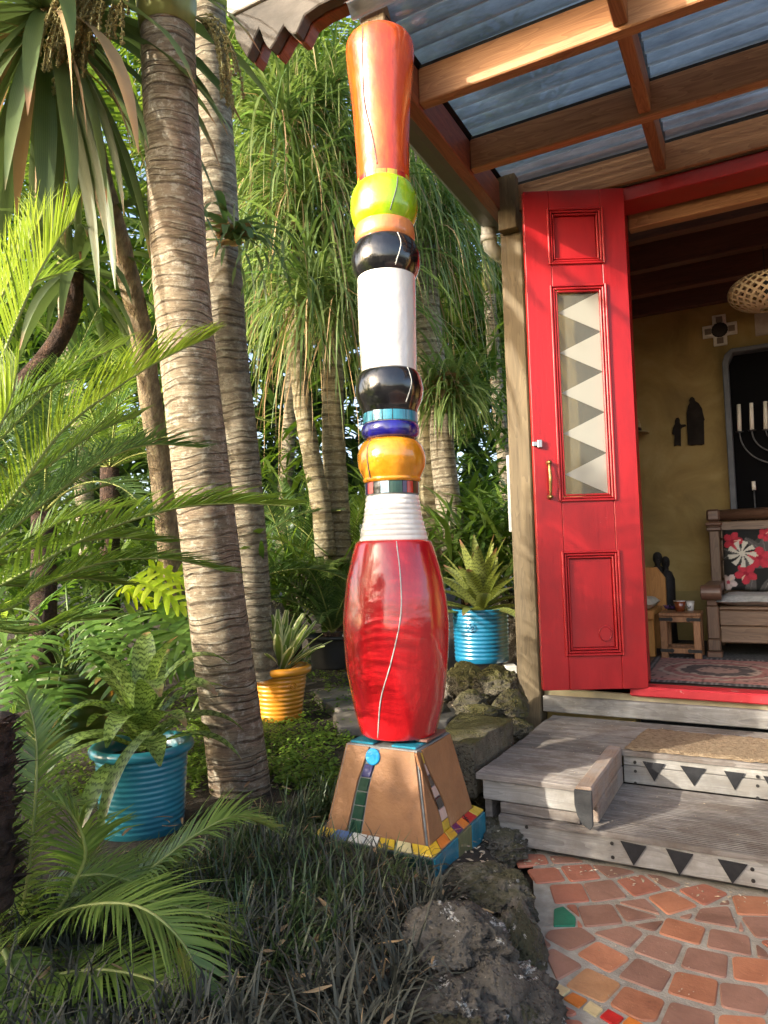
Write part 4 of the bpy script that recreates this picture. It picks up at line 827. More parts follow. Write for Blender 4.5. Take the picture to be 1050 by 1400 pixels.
# ---- king palm with ringed trunk
def ppath(pts, d0, d1): n = len(pts)-1; return [pt(x, y, d0+(d1-d0)*i/n) for i, (x, y) in enumerate(pts)]
K1 = ppath([(328, 1075), (322, 1020), (312, 950), (297, 830), (282, 700), (264, 550), (249, 400), (239, 250), (232, 110), (229, 40)], 2.72, 2.78)
palm1 = thing('king_palm', V((K1[0].x, K1[0].y, gz(K1[0].x, K1[0].y))), 'thick ringed palm trunk with fruit strings rising beside the teal pot', 'palm tree')
K1 = [K1[0]-V((-.005, 0, .16))]+K1
ringtrunk('trunk', K1, .114, .104, .034, TRK1, palm1, .012)
CSH = pm('green_crownshaft', [(.3, (.16, .17, .05)), (.7, (.30, .32, .09))], 7, 5, .5, .1, stretch=(1, 1, .3))
def fruit(parent, p0, dirs, n, mat1, mat2, L=(.35, .6), gr=.26):
    bs = MB(); bb = MB()
    for i in range(n):
        d = V(dirs)+V((rnd(-.5, .5), rnd(-.5, .5), rnd(-.2, .35))); d.normalize(); p = V(p0); ln = rnd(*L); P = [p]; k = 16
        for j in range(k): d = (d+V((rnd(-.06, .06), rnd(-.06, .06), -gr))).normalized(); p = p+d*(ln/k); P.append(p)
        bs.tube(P, .0032, 4, False)
        for j in range(3, k+1):
            for q in range(4):
                t = rnd(0, 1); c = sub(P[j-1], P[j], t)+V((rnd(-1, 1), rnd(-1, 1), rnd(-1, 1))).normalized()*.007; r = rnd(.005, .0078); n0 = len(bb.v)
                bb.v += [c+V(x)*r for x in ((1, 0, 0), (-1, 0, 0), (0, 1, 0), (0, -1, 0), (0, 0, 1), (0, 0, -1))]
                for f in ((0, 2, 4), (2, 1, 4), (1, 3, 4), (3, 0, 4), (2, 0, 5), (1, 2, 5), (3, 1, 5), (0, 3, 5)): bb.face([n0+x for x in f])
    s_ = bs.build('fruit_stalk', mat1, parent, smooth=True); tag(s_, kind='stuff'); tag(bb.build('fruit_beads', mat2, parent), kind='stuff')
STK = pm('fruit_stalk', [(.4, (.20, .18, .07)), (.7, (.30, .27, .11))], 20, 3, .6, .1); BEAD = pm('fruit_bead', [(.3, (.13, .11, .045)), (.7, (.30, .26, .10))], 60, 3, .5, .1)
top1 = K1[-1]
b = MB(); b.tube([top1-V((0, 0, .02)), top1+V((-.005, 0, .12)), top1+V((-.015, 0, .5)), top1+V((-.02, 0, 1.0))], [.108, .118, .095, .06], 28); b.build('crownshaft', CSH, palm1, smooth=True)
fl = CR*-1
fruit(palm1, top1+CR*-.10+CF*-.10+V((0, 0, .10)), CR*-1.2+CF*-.35+V((0, 0, .0)), 44, STK, BEAD, (.36, .60), .19); fruit(palm1, top1+CR*-.05+CF*-.11+V((0, 0, .10)), CR*-.5+CF*-.8+V((0, 0, .15)), 10, STK, BEAD, (.25, .42))
fruit(palm1, top1+CR*.11+V((0, 0, .05)), CR*1.0+CF*.2+V((0, 0, .05)), 18, STK, BEAD, (.22, .42))
def crown(parent, c, n, L, leaf, mat, width=.016, seed=0, tilt=(.1, 1.2), droop=1.0, nl=46, az0=0, skip=None):
    for i in range(n):
        a = az0+i*2.39996; el = tilt[1]-(tilt[1]-tilt[0])*((i+.5)/n); h = V((cos(a), sin(a), 0)); ln = L*rnd(.85, 1.1)
        if skip and skip(a, el): continue
        P = []; p = V(c); d = (h*cos(el)+V((0, 0, sin(el)))).normalized()
        for j in range(7): P.append(p); p = p+d*(ln/6); d = (d+V((0, 0, -droop*.22*(.5+j*.18)))).normalized()
        b = MB(); frond(b, P, leaf, nl, width, (75, 28), vee=.15, droop=.9, rach=.011, segs=3, jit=.14, tipscale=.4); b.build('frond', mat, parent)
crown(palm1, top1+V((-.02, 0, .95)), 8, 2.3, .55, L_PALM, .03, tilt=(.35, 1.25), az0=.4)
# ---- second ringed palm behind
K2 = ppath([(349, 925), (345, 850), (338, 740), (327, 610), (314, 500), (307, 400), (299, 270), (291, 150), (285, 60), (280, -60)], 3.75, 3.7)
palm2 = thing('king_palm', K2[0], 'grey ringed palm trunk carrying a staghorn fern behind the thicker trunk', 'palm tree')
ringtrunk('trunk', K2, .104, .096, .055, TRK2, palm2, .03); crown(palm2, K2[-1]+V((0, 0, .9)), 7, 2.2, .55, L_PALM, .03, tilt=(.3, 1.2), az0=1.0)
b = MB(); b.tube([K2[-1]-V((0, 0, .01)), K2[-1]+V((0, 0, .12)), K2[-1]+V((0, 0, .9))], [.095, .112, .06], 22); b.build('crownshaft', CSH, palm2, smooth=True)
# staghorn fern strapped on the grey trunk
sf = pt(318, 322, 3.52); stag = thing('staghorn_fern', sf, 'staghorn fern with forked grey green leaves strapped to the grey trunk', 'fern')
b = MB()
for i in range(26):
    a = rnd(-2.6, 1.2); d = CR*cos(a)+CF*-abs(sin(a))*.7+V((0, 0, rnd(-.2, .7))); strap(b, sf+V((rnd(-.05, .05), rnd(-.03, .03), rnd(-.07, .07))), d, rnd(.16, .34), rnd(.030, .05), rnd(.9, 1.9), 6, .2, tipw=.5, base_w=.35, peak=.6)
    for q in range(3):
        n0 = b.v[-2]; strap(b, n0, (b.v[-2]-b.v[-5]).normalized()+V((rnd(-.7, .7), rnd(-.7, .7), rnd(-.4, .2))), rnd(.06, .13), .018, .6, 3, .15)
tag(b.build('forked_leaves', L_STAG, stag, smooth=True), kind='stuff'); b = MB()
for i in range(16): strap(b, sf+V((rnd(-.05, .05), rnd(-.02, .04), rnd(-.05, .05))), CR*rnd(-1, 1)+V((0, 0, rnd(-1, 1)))-CF*.4, rnd(.08, .15), .08, .5, 3, .3)
b.build('shield_leaves', L_DRY, stag, smooth=True)
# ---- yucca-like tree: thin corky trunk, head of hanging sword leaves
K3 = ppath([(240, 850), (232, 760), (219, 640), (205, 540), (190, 440), (165, 340), (140, 250), (112, 140), (75, 40), (62, 12)], 3.9, 2.75)
yuc = thing('yucca_tree', K3[0], 'slim corky leaning trunk with a head of hanging sword leaves', 'yucca'); b = MB(); P = spline(K3, 50)
b.tube(P, lambda t: .062-.02*t+.004*noise.noise(V((0, 0, t*40))), 20); b.build('trunk', TRK3, yuc, smooth=True); hc = K3[-1]
for i in range(96):
    a = i*2.39996; t = i/95; el = 1.05-2.2*t+rnd(-.15, .15); d = V((cos(a)*cos(el), sin(a)*cos(el), sin(el))); ln = rnd(.75, 1.1)*(.75 if t < .25 else 1); b = MB()
    strap(b, hc+V((0, 0, .06-.12*t))+V((d.x, d.y, 0))*.03, d, ln, rnd(.055, .080), rnd(1.1, 2.1) if t > .25 else rnd(.3, 1.0), 9, .28, base_w=.55, peak=.55, tipw=.02, twist=rnd(-.5, .5)); b.build('leaf', L_DRAC if i % 17 else L_DRY, yuc, smooth=True)
b = MB()
for i in range(22):
    a = rnd(0, 2*pi); strap(b, hc+V((rnd(-.03, .03), rnd(-.03, .03), rnd(-.15, 0))), V((cos(a), sin(a), rnd(-.6, .1))), rnd(.5, .95), rnd(.012, .03), 2.6, 7, .2, twist=rnd(-2, 2))
tag(b.build('dead_leaves', L_DRY, yuc, smooth=True), kind='stuff')
b = MB(); K = ppath([(-10, 560), (25, 530), (70, 480), (98, 425), (103, 370)], 3.4, 3.3); b.tube(spline(K, 24), lambda t: .05-.012*t, 14); 
arm = thing('branching_trunk', K[0], 'dark bare branch curving up behind the sunlit cycad fronds', 'tree'); b.build('trunk', DKT, arm, smooth=True)
for i in range(26):
    a = i*2.4; el = .9-1.6*i/26; d = V((cos(a)*cos(el), sin(a)*cos(el), sin(el))); b = MB(); strap(b, K[-1], d, rnd(.5, .75), .05, 1.8, 7, .25, twist=rnd(-.4, .4)); b.build('leaf', L_DRAC, arm, smooth=True)
# ---- cycads on the left
def cyc(t, pts, d0, d1, leaf, n, mat, up=(0, 0, 1), width=.0062, vee=.35, droop=.25, rach=.006, st=.03, ang=(72, 30), flat=1.0, ds=None, jit=.05, LM=1.3):
    k = len(pts)-1; P = [pt(x, y, (ds[i] if ds else d0+(d1-d0)*i/k)) for i, (x, y) in enumerate(pts)]; b = MB(); r = MB()
    frond(b, P, leaf*LM, int(n*1.25), width, ang, up, vee, droop, rach, st, mb_r=r, segs=3, jit=jit, flat=flat); o = b.build('frond', mat, t); r.build('midrib', RACH, o, smooth=True)
tb = pt(-110, 900, 1.75); cy1 = thing('cycad', V((tb.x, tb.y, .05)), 'large cycad with long sunlit fronds arching over the teal pot', 'cycad', 'cycads')
b = MB(); b.tube([V((tb.x, tb.y, -.05)), V((tb.x, tb.y, .4)), V((tb.x, tb.y, .78))], [.13, .15, .11], 18); b.build('trunk', DKT, cy1, smooth=True)
for a in (([(-110, 800), (0, 702), (80, 594), (160, 530), (228, 488), (285, 462)], 1.75, 2.05, .135, 84, L_CYCS), ([(-110, 800), (0, 734), (80, 672), (140, 630), (205, 608), (276, 612)], 1.8, 2.25, .13, 72, L_CYCD),
          ([(-110, 830), (0, 800), (120, 734), (230, 697), (320, 688), (398, 692)], 1.72, 1.85, .125, 84, L_CYC), ([(-110, 830), (0, 835), (60, 800), (140, 769), (230, 764), (312, 782)], 1.7, 1.95, .11, 74, L_CYC),
          ([(-110, 790), (-40, 640), (0, 500), (40, 400), (75, 335), (100, 300)], 1.75, 1.9, .135, 80, L_CYCS), ([(-110, 790), (-70, 600), (-30, 480), (10, 390), (45, 320), (60, 285)], 1.85, 2.1, .13, 70, L_CYCS),
          ([(-110, 800), (-60, 660), (-10, 590), (40, 540), (95, 520), (150, 515)], 1.95, 2.3, .125, 66, L_CYC), ([(-110, 830), (-60, 760), (10, 770), (70, 720), (130, 700), (180, 690)], 2.0, 2.4, .12, 66, L_CYC),
          ([(-110, 830), (-40, 850), (30, 865), (90, 850), (150, 845)], 1.65, 1.75, .10, 60, L_CYC), ([(-110, 810), (-50, 700), (-20, 620), (10, 560), (25, 500)], 1.6, 1.7, .12, 66, L_CYCS), ([(-110, 800), (-20, 690), (60, 640), (130, 592), (190, 568)], 1.95, 2.3, .12, 70, L_CYC), ([(-110, 810), (-10, 760), (80, 745), (160, 735), (235, 742)], 1.9, 2.25, .12, 70, L_CYC), ([(-110, 780), (-30, 640), (40, 560), (110, 500), (170, 470)], 2.0, 2.4, .12, 70, L_CYC), ([(-110, 780), (-60, 560), (-10, 440), (40, 390), (95, 370)], 2.0, 2.3, .12, 66, L_CYC), ([(-110, 830), (-30, 800), (40, 800), (110, 790), (170, 800)], 1.85, 2.1, .11, 66, L_CYC)): cyc(cy1, *a, droop=.55, LM=1.6, ang=(62, 24), width=.0068)
for i in range(10):
    a = 2.5+i*.22; h = V((cos(a), sin(a), 0)); P = [V((tb.x, tb.y, .78))+h*(.95*t)+V((0, 0, .5*t-.62*t*t)) for t in (0, .25, .5, .75, 1)]; b = MB(); frond(b, P, .13, 56, .0075, (72, 30), vee=.35, rach=.006); b.build('frond', L_CYC, cy1)
tb = pt(-20, 1300, 1.55); cy2 = thing('cycad', V((tb.x, tb.y, .04)), 'low cycad spreading fronds over the black grass below the teal pot', 'cycad', 'cycads')
b = MB(); b.tube([V((tb.x, tb.y, -.05)), V((tb.x, tb.y, .14))], .06, 14); b.build('trunk', DKT, cy2, smooth=True)
for a in (([(5, 1300), (60, 1260), (120, 1238), (192, 1241), (250, 1290), (280, 1362)], 1.5, 1.32, .125, 76, L_CYC), ([(5, 1295), (110, 1255), (210, 1185), (270, 1140), (322, 1117), (374, 1131)], 1.6, 1.75, .105, 84, L_CYC),
          ([(5, 1300), (100, 1245), (200, 1232), (280, 1252), (332, 1280), (370, 1315)], 1.55, 1.5, .085, 76, L_CYC), ([(5, 1300), (30, 1250), (44, 1150), (50, 1060), (48, 1000), (36, 950)], 1.55, 1.72, .075, 74, L_CYC),
          ([(5, 1300), (70, 1255), (112, 1185), (115, 1150), (98, 1112), (70, 1095)], 1.5, 1.45, .085, 64, L_CYC), ([(5, 1300), (40, 1330), (20, 1370), (-10, 1400)], 1.5, 1.35, .07, 40, L_CYC),
          ([(5, 1300), (-30, 1200), (-20, 1100), (0, 1030), (20, 980)], 1.5, 1.55, .085, 60, L_CYC), ([(5, 1300), (70, 1240), (150, 1190), (230, 1178), (300, 1195)], 1.62, 1.85, .09, 70, L_CYC), ([(5, 1300), (60, 1332), (140, 1326), (220, 1345), (290, 1395)], 1.42, 1.3, .10, 70, L_CYC), ([(5, 1290), (60, 1220), (130, 1196), (195, 1212), (255, 1252)], 1.58, 1.6, .10, 70, L_CYC), ([(5, 1300), (25, 1345), (70, 1372), (120, 1415)], 1.4, 1.25, .10, 50, L_CYC), ([(5, 1300), (-10, 1220), (20, 1150), (70, 1105), (120, 1100)], 1.6, 1.75, .085, 64, L_CYC)): cyc(cy2, *a, droop=.6, vee=.25, LM=1.55, width=.0056)
b = MB(); P = [pt(-14, y, 1.45) for y in (1240, 1180, 1100, 1040, 980)]; ct = thing('old_cycad', P[0], 'dark reddish brown fibrous cycad stem standing beside the low cycad', 'cycad')
b.tube(spline(P, 24), lambda t: .044+.006*sin(t*60), 16); b.build('trunk', DKT, ct, smooth=True); b = MB()
for i in range(220):
    t = rnd(0, 1); p = sub(P[0], P[-1], t); a = rnd(0, 2*pi); d = V((cos(a), sin(a), rnd(.1, .9))); strap(b, p+V((cos(a), sin(a), 0))*.040, d, rnd(.02, .06), .018, .2, 2, None)
tag(b.build('leaf_bases', DKT, ct), kind='stuff')
# ---- banded bromeliad in the teal pot
def rosette(name, c, label, n, L, W, mat, el=(1.35, .15), droop=(.8, 2.2), segs=9, fold=.35, cat='bromeliad', peak=.55, tipw=.25, lift=.1, group=None, dry=0, base_w=.7):
    t = thing(name, c, label, cat, group); c = V(c)
    for i in range(n):
        a = i*2.39996+rnd(-.2, .2); k = i/max(1, n-1); e = el[0]+(el[1]-el[0])*k+rnd(-.12, .12); d = V((cos(a)*cos(e), sin(a)*cos(e), sin(e))); b = MB()
        strap(b, c+V((cos(a), sin(a), 0))*.018+V((0, 0, lift*(1-k))), d, rnd(*L), W*rnd(.85, 1.1), rnd(*droop), segs, fold, base_w=base_w, peak=peak, tipw=tipw, twist=rnd(-.25, .25)); b.build('leaf', mat if not (dry and i % dry == dry-1) else L_DRY, t, smooth=True)
    return t
br = rosette('bromeliad', C1+V((-.0, -.0, .24)), 'large banded bromeliad with arching striped leaves in the teal pot', 24, (.28, .43), .080, L_BROM, (1.25, .4), (1.1, 2.5), 12, .3, lift=.15, tipw=.10, peak=.55)
for px, py, d0, L_, dr in ((205, 1000, -1, .36, 2.6), (150, 1010, -.6, .30, 1.2)):
    s0 = pt(px, py, 2.12); b = MB(); strap(b, s0, CF*-.5+CR*(-.2 if px > 200 else -.9)+V((0, 0, -.1)), L_, .045, dr, 10, .2, tipw=.15, peak=.5, base_w=.8); b.build('leaf', L_BROM, br, smooth=True)
b = MB()
for i in range(40): a = rnd(0, 6.28); strap(b, C1+V((cos(a)*.03, sin(a)*.03, .235)), V((cos(a), sin(a), rnd(-.1, .6))), rnd(.04, .09), .03, 1, 3, .4)
tag(b.build('dead_leaf_bases', DKT, br, smooth=True), kind='stuff')
rosette('bromeliad', C3+V((0, 0, .25)), 'upright banded bromeliad with pointed olive leaves in the bright blue pot', 44, (.26, .38), .075, L_BROM2, (1.5, .1), (.3, .9), 7, .35, tipw=.1, peak=.5, lift=.09)
b = MB(); 
for i in range(26): a = rnd(0, 6.28); strap(b, C3+V((cos(a)*.04, sin(a)*.04, .24)), V((cos(a), sin(a), rnd(0, .8))), rnd(.03, .07), .035, 1, 3, .4)
bl = thing('leaf_litter', C3+V((0, 0, .24)), 'dry brown leaf bases heaped in the bright blue pot', 'leaves'); tag(b.build('dead_leaf_bases', DKT, bl, smooth=True), kind='stuff')
# ---- cream edged plant in the yellow pot
rosette('variegated_plant', C2+V((0, 0, .235)), 'clump of upright cream edged strap leaves in the yellow pot', 64, (.20, .36), .052, L_VAR, (1.5, .75), (.1, .6), 6, .35, 'plant', .6, .35, .02, base_w=.6)
# ---- small cycad in the black pot and cycads in the shade
def cycad_at(c, label, n, L, leaf, mat, el=(1.2, .3), name='cycad', nl=56, width=.008, droop=1.0, th=.2, group='cycads'):
    t = thing(name, c, label, 'cycad', group); c = V(c); b = MB(); b.tube([c-V((0, 0, th)), c], [.07, .06], 12); b.build('trunk', DKT, t, smooth=True)
    for i in range(n):
        a = i*2.39996; e = el[0]+(el[1]-el[0])*i/n; d = V((cos(a)*cos(e), sin(a)*cos(e), sin(e))); p = V(c); P = []
        for j in range(6): P.append(p); p = p+d*(L*rnd(.9, 1.1)/5); d = (d+V((0, 0, -.17*droop*(1+j*.3)))).normalized()
        b = MB(); r = MB(); frond(b, P, leaf, nl, width, (72, 32), vee=.3, droop=.35, rach=.006, segs=2, mb_r=r); o = b.build('frond', mat, t); r.build('midrib', RACH, o, smooth=True)
    return t
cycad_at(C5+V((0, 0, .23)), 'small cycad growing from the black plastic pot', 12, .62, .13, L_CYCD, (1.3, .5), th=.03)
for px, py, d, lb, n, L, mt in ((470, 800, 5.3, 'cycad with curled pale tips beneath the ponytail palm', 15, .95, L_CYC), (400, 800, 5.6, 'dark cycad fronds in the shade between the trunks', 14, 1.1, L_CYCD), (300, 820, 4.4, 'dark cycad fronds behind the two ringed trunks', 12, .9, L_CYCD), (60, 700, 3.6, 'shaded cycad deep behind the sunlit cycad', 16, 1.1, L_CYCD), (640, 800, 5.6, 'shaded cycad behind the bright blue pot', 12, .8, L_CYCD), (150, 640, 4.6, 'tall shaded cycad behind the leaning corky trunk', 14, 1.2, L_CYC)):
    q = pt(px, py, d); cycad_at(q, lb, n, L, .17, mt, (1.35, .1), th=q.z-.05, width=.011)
# ---- philodendron with lobed leaves
def lobed(mb, c, d, nrm, L):
    # deeply cut leaf: a midrib blade with finger lobes swept forward on both sides
    d = V(d).normalized(); n = V(nrm); s_ = d.cross(n).normalized(); n = s_.cross(d)
    strap(mb, c, d, L*1.05, L*.26, .75, 7, .12, side=s_, tipw=.05, base_w=.5, peak=.3)
    for i in range(7):
        t = (i+.3)/7.2; p = c+d*(L*t)+V((0, 0, -.22*L*t*t)); w_ = sin(pi*(t*.75+.22))
        for sg in (1, -1):
            a = radians(100-62*t)+rnd(-.1, .1); ld = d*cos(a)+s_*sg*sin(a)+n*.10
            strap(mb, p, ld, L*(.16+.36*w_)*rnd(.9, 1.1), L*.125, .7, 4, .1, side=d, tipw=.25, base_w=1.0, peak=.25, twist=rnd(-.15, .15))
ph = thing('philodendron', C4+V((0, 0, .25)), 'philodendron with glossy deeply lobed leaves behind the teal pot', 'philodendron'); c = C4+V((0, 0, .26))
tips = [(60, 870, 2.75), (120, 830, 2.8), (165, 850, 2.9), (40, 920, 2.6), (215, 838, 3.05), (230, 862, 2.9), (20, 850, 2.9), (90, 800, 3.2), (150, 905, 2.85), (250, 830, 3.3), (190, 880, 3.1), (0, 950, 2.7), (130, 870, 2.6), (80, 940, 2.7)]
STM = pm('leaf_stalk', [(.4, (.07, .12, .03)), (.7, (.12, .18, .05))], 12, 3, .5, .1)
for i, (px, py, d_) in enumerate(tips+[(185, 790, 3.1), (160, 800, 3.2), (205, 775, 3.2), (10, 830, 3.0), (55, 965, 2.6)]):
    e = pt(px, py, d_); mid = (c+e)/2+V((0, 0, .10)); b = MB(); b.tube(spline([c+V((rnd(-.03, .03), rnd(-.03, .03), 0)), mid, e], 12), .005, 6); st_ = b.build('stalk', STM, ph, smooth=True)
    out = (e-c); out.z = 0; out.normalize(); b = MB(); lobed(b, e, out+V((rnd(-.3, .3), rnd(-.3, .3), -.35))-CF*.3, V((0, 0, 1))-CF*.5, rnd(.22, .30)); b.build('leaf', L_PHILY if i in (14, 15, 16, 17) else L_PHIL, ph, smooth=False)
# ---- ponytail palms: curtains of thin hanging leaves
def pony(name, heads, label, trunks, n, L, mat=L_PONY, W=.016):
    t = thing(name, trunks[0][0][0], label, 'ponytail palm', 'ponytail palms')
    for P, r0, r1, m_ in trunks: b = MB(); b.tube(spline(P, 30), lambda s_: r0+(r1-r0)*s_+.004*sin(s_*70), 16); b.build('trunk', m_, t, smooth=True)
    for h in heads:
        b = MB()
        for i in range(n):
            a = rnd(0, 2*pi); e = rnd(-.35, 1.25); d = V((cos(a)*cos(e), sin(a)*cos(e), sin(e))); strap(b, h+V((rnd(-.1, .1), rnd(-.1, .1), rnd(-.1, .1))), d, rnd(*L), W*rnd(.6, 1.3), rnd(1.6, 4.6), 9, None, base_w=.9, peak=.3, tipw=.1, twist=rnd(-1, 1))
        o = b.build('hanging_leaves', mat, t); tag(o, kind='stuff')
        b = MB()
        for i in range(n//12):
            a = rnd(0, 2*pi); e = rnd(-.8, .4); d = V((cos(a)*cos(e), sin(a)*cos(e), sin(e))); strap(b, h, d, L[1]*rnd(.75, 1.12), W*.6, rnd(3, 6), 9, None, twist=rnd(-3, 3), wave=.012)
        tag(b.build('dry_hanging_leaves', L_DRY, t), kind='stuff')
D5 = 4.9
HD = [(385, 165), (440, 130), (470, 215), (352, 250), (410, 265), (455, 320), (375, 345), (425, 395), (470, 420), (395, 150), (350, 380)]
pony('ponytail_palm', [pt(x, y, D5+((i*37) % 7-3)*.13) for i, (x, y) in enumerate(HD)], 'tall ponytail palm with a long curtain of hanging leaves beside the grey ringed trunk',
     [(ppath([(445, 760), (440, 700), (425, 620), (412, 540), (402, 430), (398, 300), (400, 160)], 4.9, 4.95), .075, .05, TRK4), (ppath([(462, 770), (461, 700), (456, 600), (455, 500), (455, 380), (450, 250)], 5.05, 5.1), .10, .06, TRK4)], 165, (.5, 1.3))
D6 = 5.6
pony('ponytail_palm', [pt(575, 345, D6), pt(605, 300, D6+.2), pt(560, 260, D6+.2)], 'ponytail palm with fine pale hanging leaves behind the black beads', [(ppath([(600, 780), (596, 640), (588, 520), (580, 400), (575, 330)], 5.6, 5.6), .16, .10, TRK4)], 230, (.55, 1.3))
# strap leafed plant on a stout trunk right of the column
K6 = ppath([(622, 750), (612, 680), (604, 600), (606, 540)], 5.1, 5.1); t = thing('tree_aloe', K6[0], 'stout trunk topped by a tangle of arching strap leaves right of the column', 'tree'); b = MB(); b.tube(spline(K6, 20), lambda s_: .10-.02*s_, 18); b.build('trunk', TRK2, t, smooth=True)
b = MB(); hc = pt(610, 535, 5.05)
for i in range(300):
    a = rnd(0, 2*pi); e = rnd(-.5, 1.2); d = V((cos(a)*cos(e), sin(a)*cos(e), sin(e))); strap(b, hc+V((rnd(-.14, .14), rnd(-.14, .14), rnd(-.10, .12))), d, rnd(.3, .62), rnd(.014, .026), rnd(1.2, 3.0), 7, .2, twist=rnd(-.6, .6))
tag(b.build('strap_leaves', L_PONY, t), kind='stuff'); b = MB()
for i in range(60): a = rnd(0, 6.28); strap(b, hc+V((rnd(-.1, .1), rnd(-.1, .1), rnd(-.05, .12))), V((cos(a), sin(a), rnd(-.5, 1))), rnd(.1, .25), .05, .8, 4, .4)
tag(b.build('dry_leaf_bases', L_DRY, t), kind='stuff')
# ---- slender palms beyond
def bgpalm(K, r0, r1, label, L, leaf, n, mat=L_PALM, tilt=(-.1, 1.2), bark=TRK2, az0=0, step=.07, cs=.6):
    t = thing('slender_palm', K[0], label, 'palm tree', 'palms behind the garden'); ringtrunk('trunk', K, r0, r1, step, bark, t); e = K[-1]
    b = MB(); b.tube([e, e+V((0, 0, .1)), e+V((0, 0, cs))], [r1*1.0, r1*1.25, r1*.7], 14); b.build('crownshaft', CSH, t, smooth=True); crown(t, e+V((0, 0, cs)), n, L, leaf, mat, .028, tilt=tilt, az0=az0, nl=44)
bgpalm(ppath([(700, 770), (692, 660), (682, 560), (674, 470), (669, 400)], 7.4, 7.4), .075, .065, 'slender grey palm rising behind the timber post', 1.9, .5, 16, az0=2.0, tilt=(-.2, 1.2))
bgpalm(ppath([(575, 760), (572, 500), (568, 320), (566, 200), (560, 60)], 8.2, 8.2), .10, .09, 'pale straight palm trunk rising right behind the orange vase', 2.2, .55, 14)
bgpalm(ppath([(385, 760), (400, 500), (402, 330), (395, 200)], 7.0, 7.0), .07, .06, 'thin palm hidden among the hanging ponytail leaves', 1.9, .5, 18, az0=.5, tilt=(-.1, 1.2))
bgpalm(ppath([(120, 760), (110, 600), (95, 480), (90, 400)], 6.2, 6.2), .08, .07, 'palm standing behind the yucca leaves', 2.0, .5, 18, az0=1.5, tilt=(-.3, 1.1))
bgpalm(ppath([(-60, 760), (-40, 500), (-30, 330), (-20, 180)], 6.6, 6.6), .08, .07, 'palm at the left edge behind the yucca head', 2.1, .5, 16, az0=.9, tilt=(-.3, 1.1))
bgpalm(ppath([(250, 760), (260, 600), (255, 400), (250, 230)], 8.0, 8.0), .08, .07, 'palm far behind the two ringed trunks', 2.2, .55, 16, az0=.2, tilt=(-.3, 1.1))
# ---- dense planting behind everything
def thicket(name, regions, label, mat, seed):
    random.seed(seed); b = MB()
    for n, px, py, dd, L, W, dr in regions:
        for i in range(n):
            if i % 6 == 0: c = pt(rnd(*px), rnd(*py), rnd(*dd)); ax = V((rnd(-1, 1), rnd(-1, .2), rnd(-.1, .9)))
            d = ax+V((rnd(-.7, .7), rnd(-.7, .7), rnd(-.5, .5))); strap(b, c+V((rnd(-.15, .15), rnd(-.15, .15), rnd(-.12, .12))), d, rnd(*L), rnd(*W), rnd(.4, dr), 4, None, tipw=.05, base_w=.3, peak=.4, twist=rnd(-.5, .5))
    o = b.build(name, mat); return tag(o, label, 'foliage', None, 'stuff')
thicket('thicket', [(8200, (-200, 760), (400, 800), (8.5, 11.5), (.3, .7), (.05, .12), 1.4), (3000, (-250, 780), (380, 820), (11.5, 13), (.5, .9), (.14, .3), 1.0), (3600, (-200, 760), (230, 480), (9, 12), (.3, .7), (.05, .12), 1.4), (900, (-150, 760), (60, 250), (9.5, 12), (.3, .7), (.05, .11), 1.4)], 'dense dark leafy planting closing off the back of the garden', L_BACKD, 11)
thicket('thicket', [(2600, (-160, 740), (400, 780), (6.0, 8.5), (.25, .5), (.03, .07), 1.6), (900, (590, 720), (380, 560), (7.6, 9), (.25, .5), (.05, .10), 1.2), (500, (330, 700), (640, 790), (5.8, 6.8), (.2, .4), (.02, .05), 1.4)], 'mid green leafy shrubs filling the garden between the trunks', L_BACK, 12)
thicket('understorey', [(1300, (-80, 330), (740, 930), (3.6, 5.2), (.15, .35), (.02, .05), 1.4), (700, (600, 740), (690, 790), (4.6, 5.6), (.18, .36), (.03, .06), 1.3), (500, (340, 470), (770, 860), (4.8, 5.6), (.2, .4), (.02, .04), 1.2)], 'low mixed green understorey leaves around the trunk bases', L_BACK, 13)
random.seed(21)
# ---- black grass bed
def grassbed(name, n, region, mat, label, L, W, seed):
    random.seed(seed); b = MB(); k = 0
    while k < n:
        x, y = region()
        if x is None: continue
        a0_ = rnd(0, 6.28)
        for q in range(9):
            a = a0_+rnd(-1.6, 1.6); e = rnd(.5, 1.45); d = V((cos(a)*cos(e), sin(a)*cos(e), sin(e))); p = on_ground(x+rnd(-.02, .02), y+rnd(-.02, .02), -.005); strap(b, p, d, rnd(*L), W*rnd(.7, 1.3), rnd(.8, 2.4), 4, None, base_w=.8, peak=.3, tipw=.08); k += 1
    return tag(b.build(name, mat), label, 'grass', None, 'stuff')
def inplinth(x, y, m_=.02): return abs(x-CX) < S2+m_ and abs(y-CY) < S2+m_
def inpot(x, y): return hypot(x-C1.x, y-C1.y) < .16 or hypot(x-C2.x, y-C2.y) < .16 or hypot(x-K1[0].x, y-K1[0].y) < .15
def r_mondo():
    x, y = rnd(-1.85, -.52), rnd(.55, 2.05); lim = border(y)-.20-(.06 if y < 1.7 else .15)
    if x > lim or inplinth(x, y, .05) or (y < CY and inplinth(x, y, .11) and random.random() < .75) or inpot(x, y): return None, None
    if y > 1.75+.25*(-1.0-x) or (x < -1.40 and y > 1.15): return None, None
    if noise.noise(V((x*6, y*6, 3))) < -.12: return None, None
    return x, y
grassbed('black_grass', 15000, r_mondo, L_MOND, 'bed of black strappy grass around the front of the plinth', (.08, .19), .0072, 3)
def r_mondo2():
    x, y = rnd(-1.75, -.85), rnd(1.2, 2.15)
    if x > border(y)-.28 or inplinth(x, y, .09) or inpot(x, y) or (x < -1.42 and y > 1.15): return None, None
    return x, y
grassbed('dry_grass', 900, r_mondo, L_DRY, 'dead straw coloured blades tangled in the black grass', (.08, .18), .004, 6)
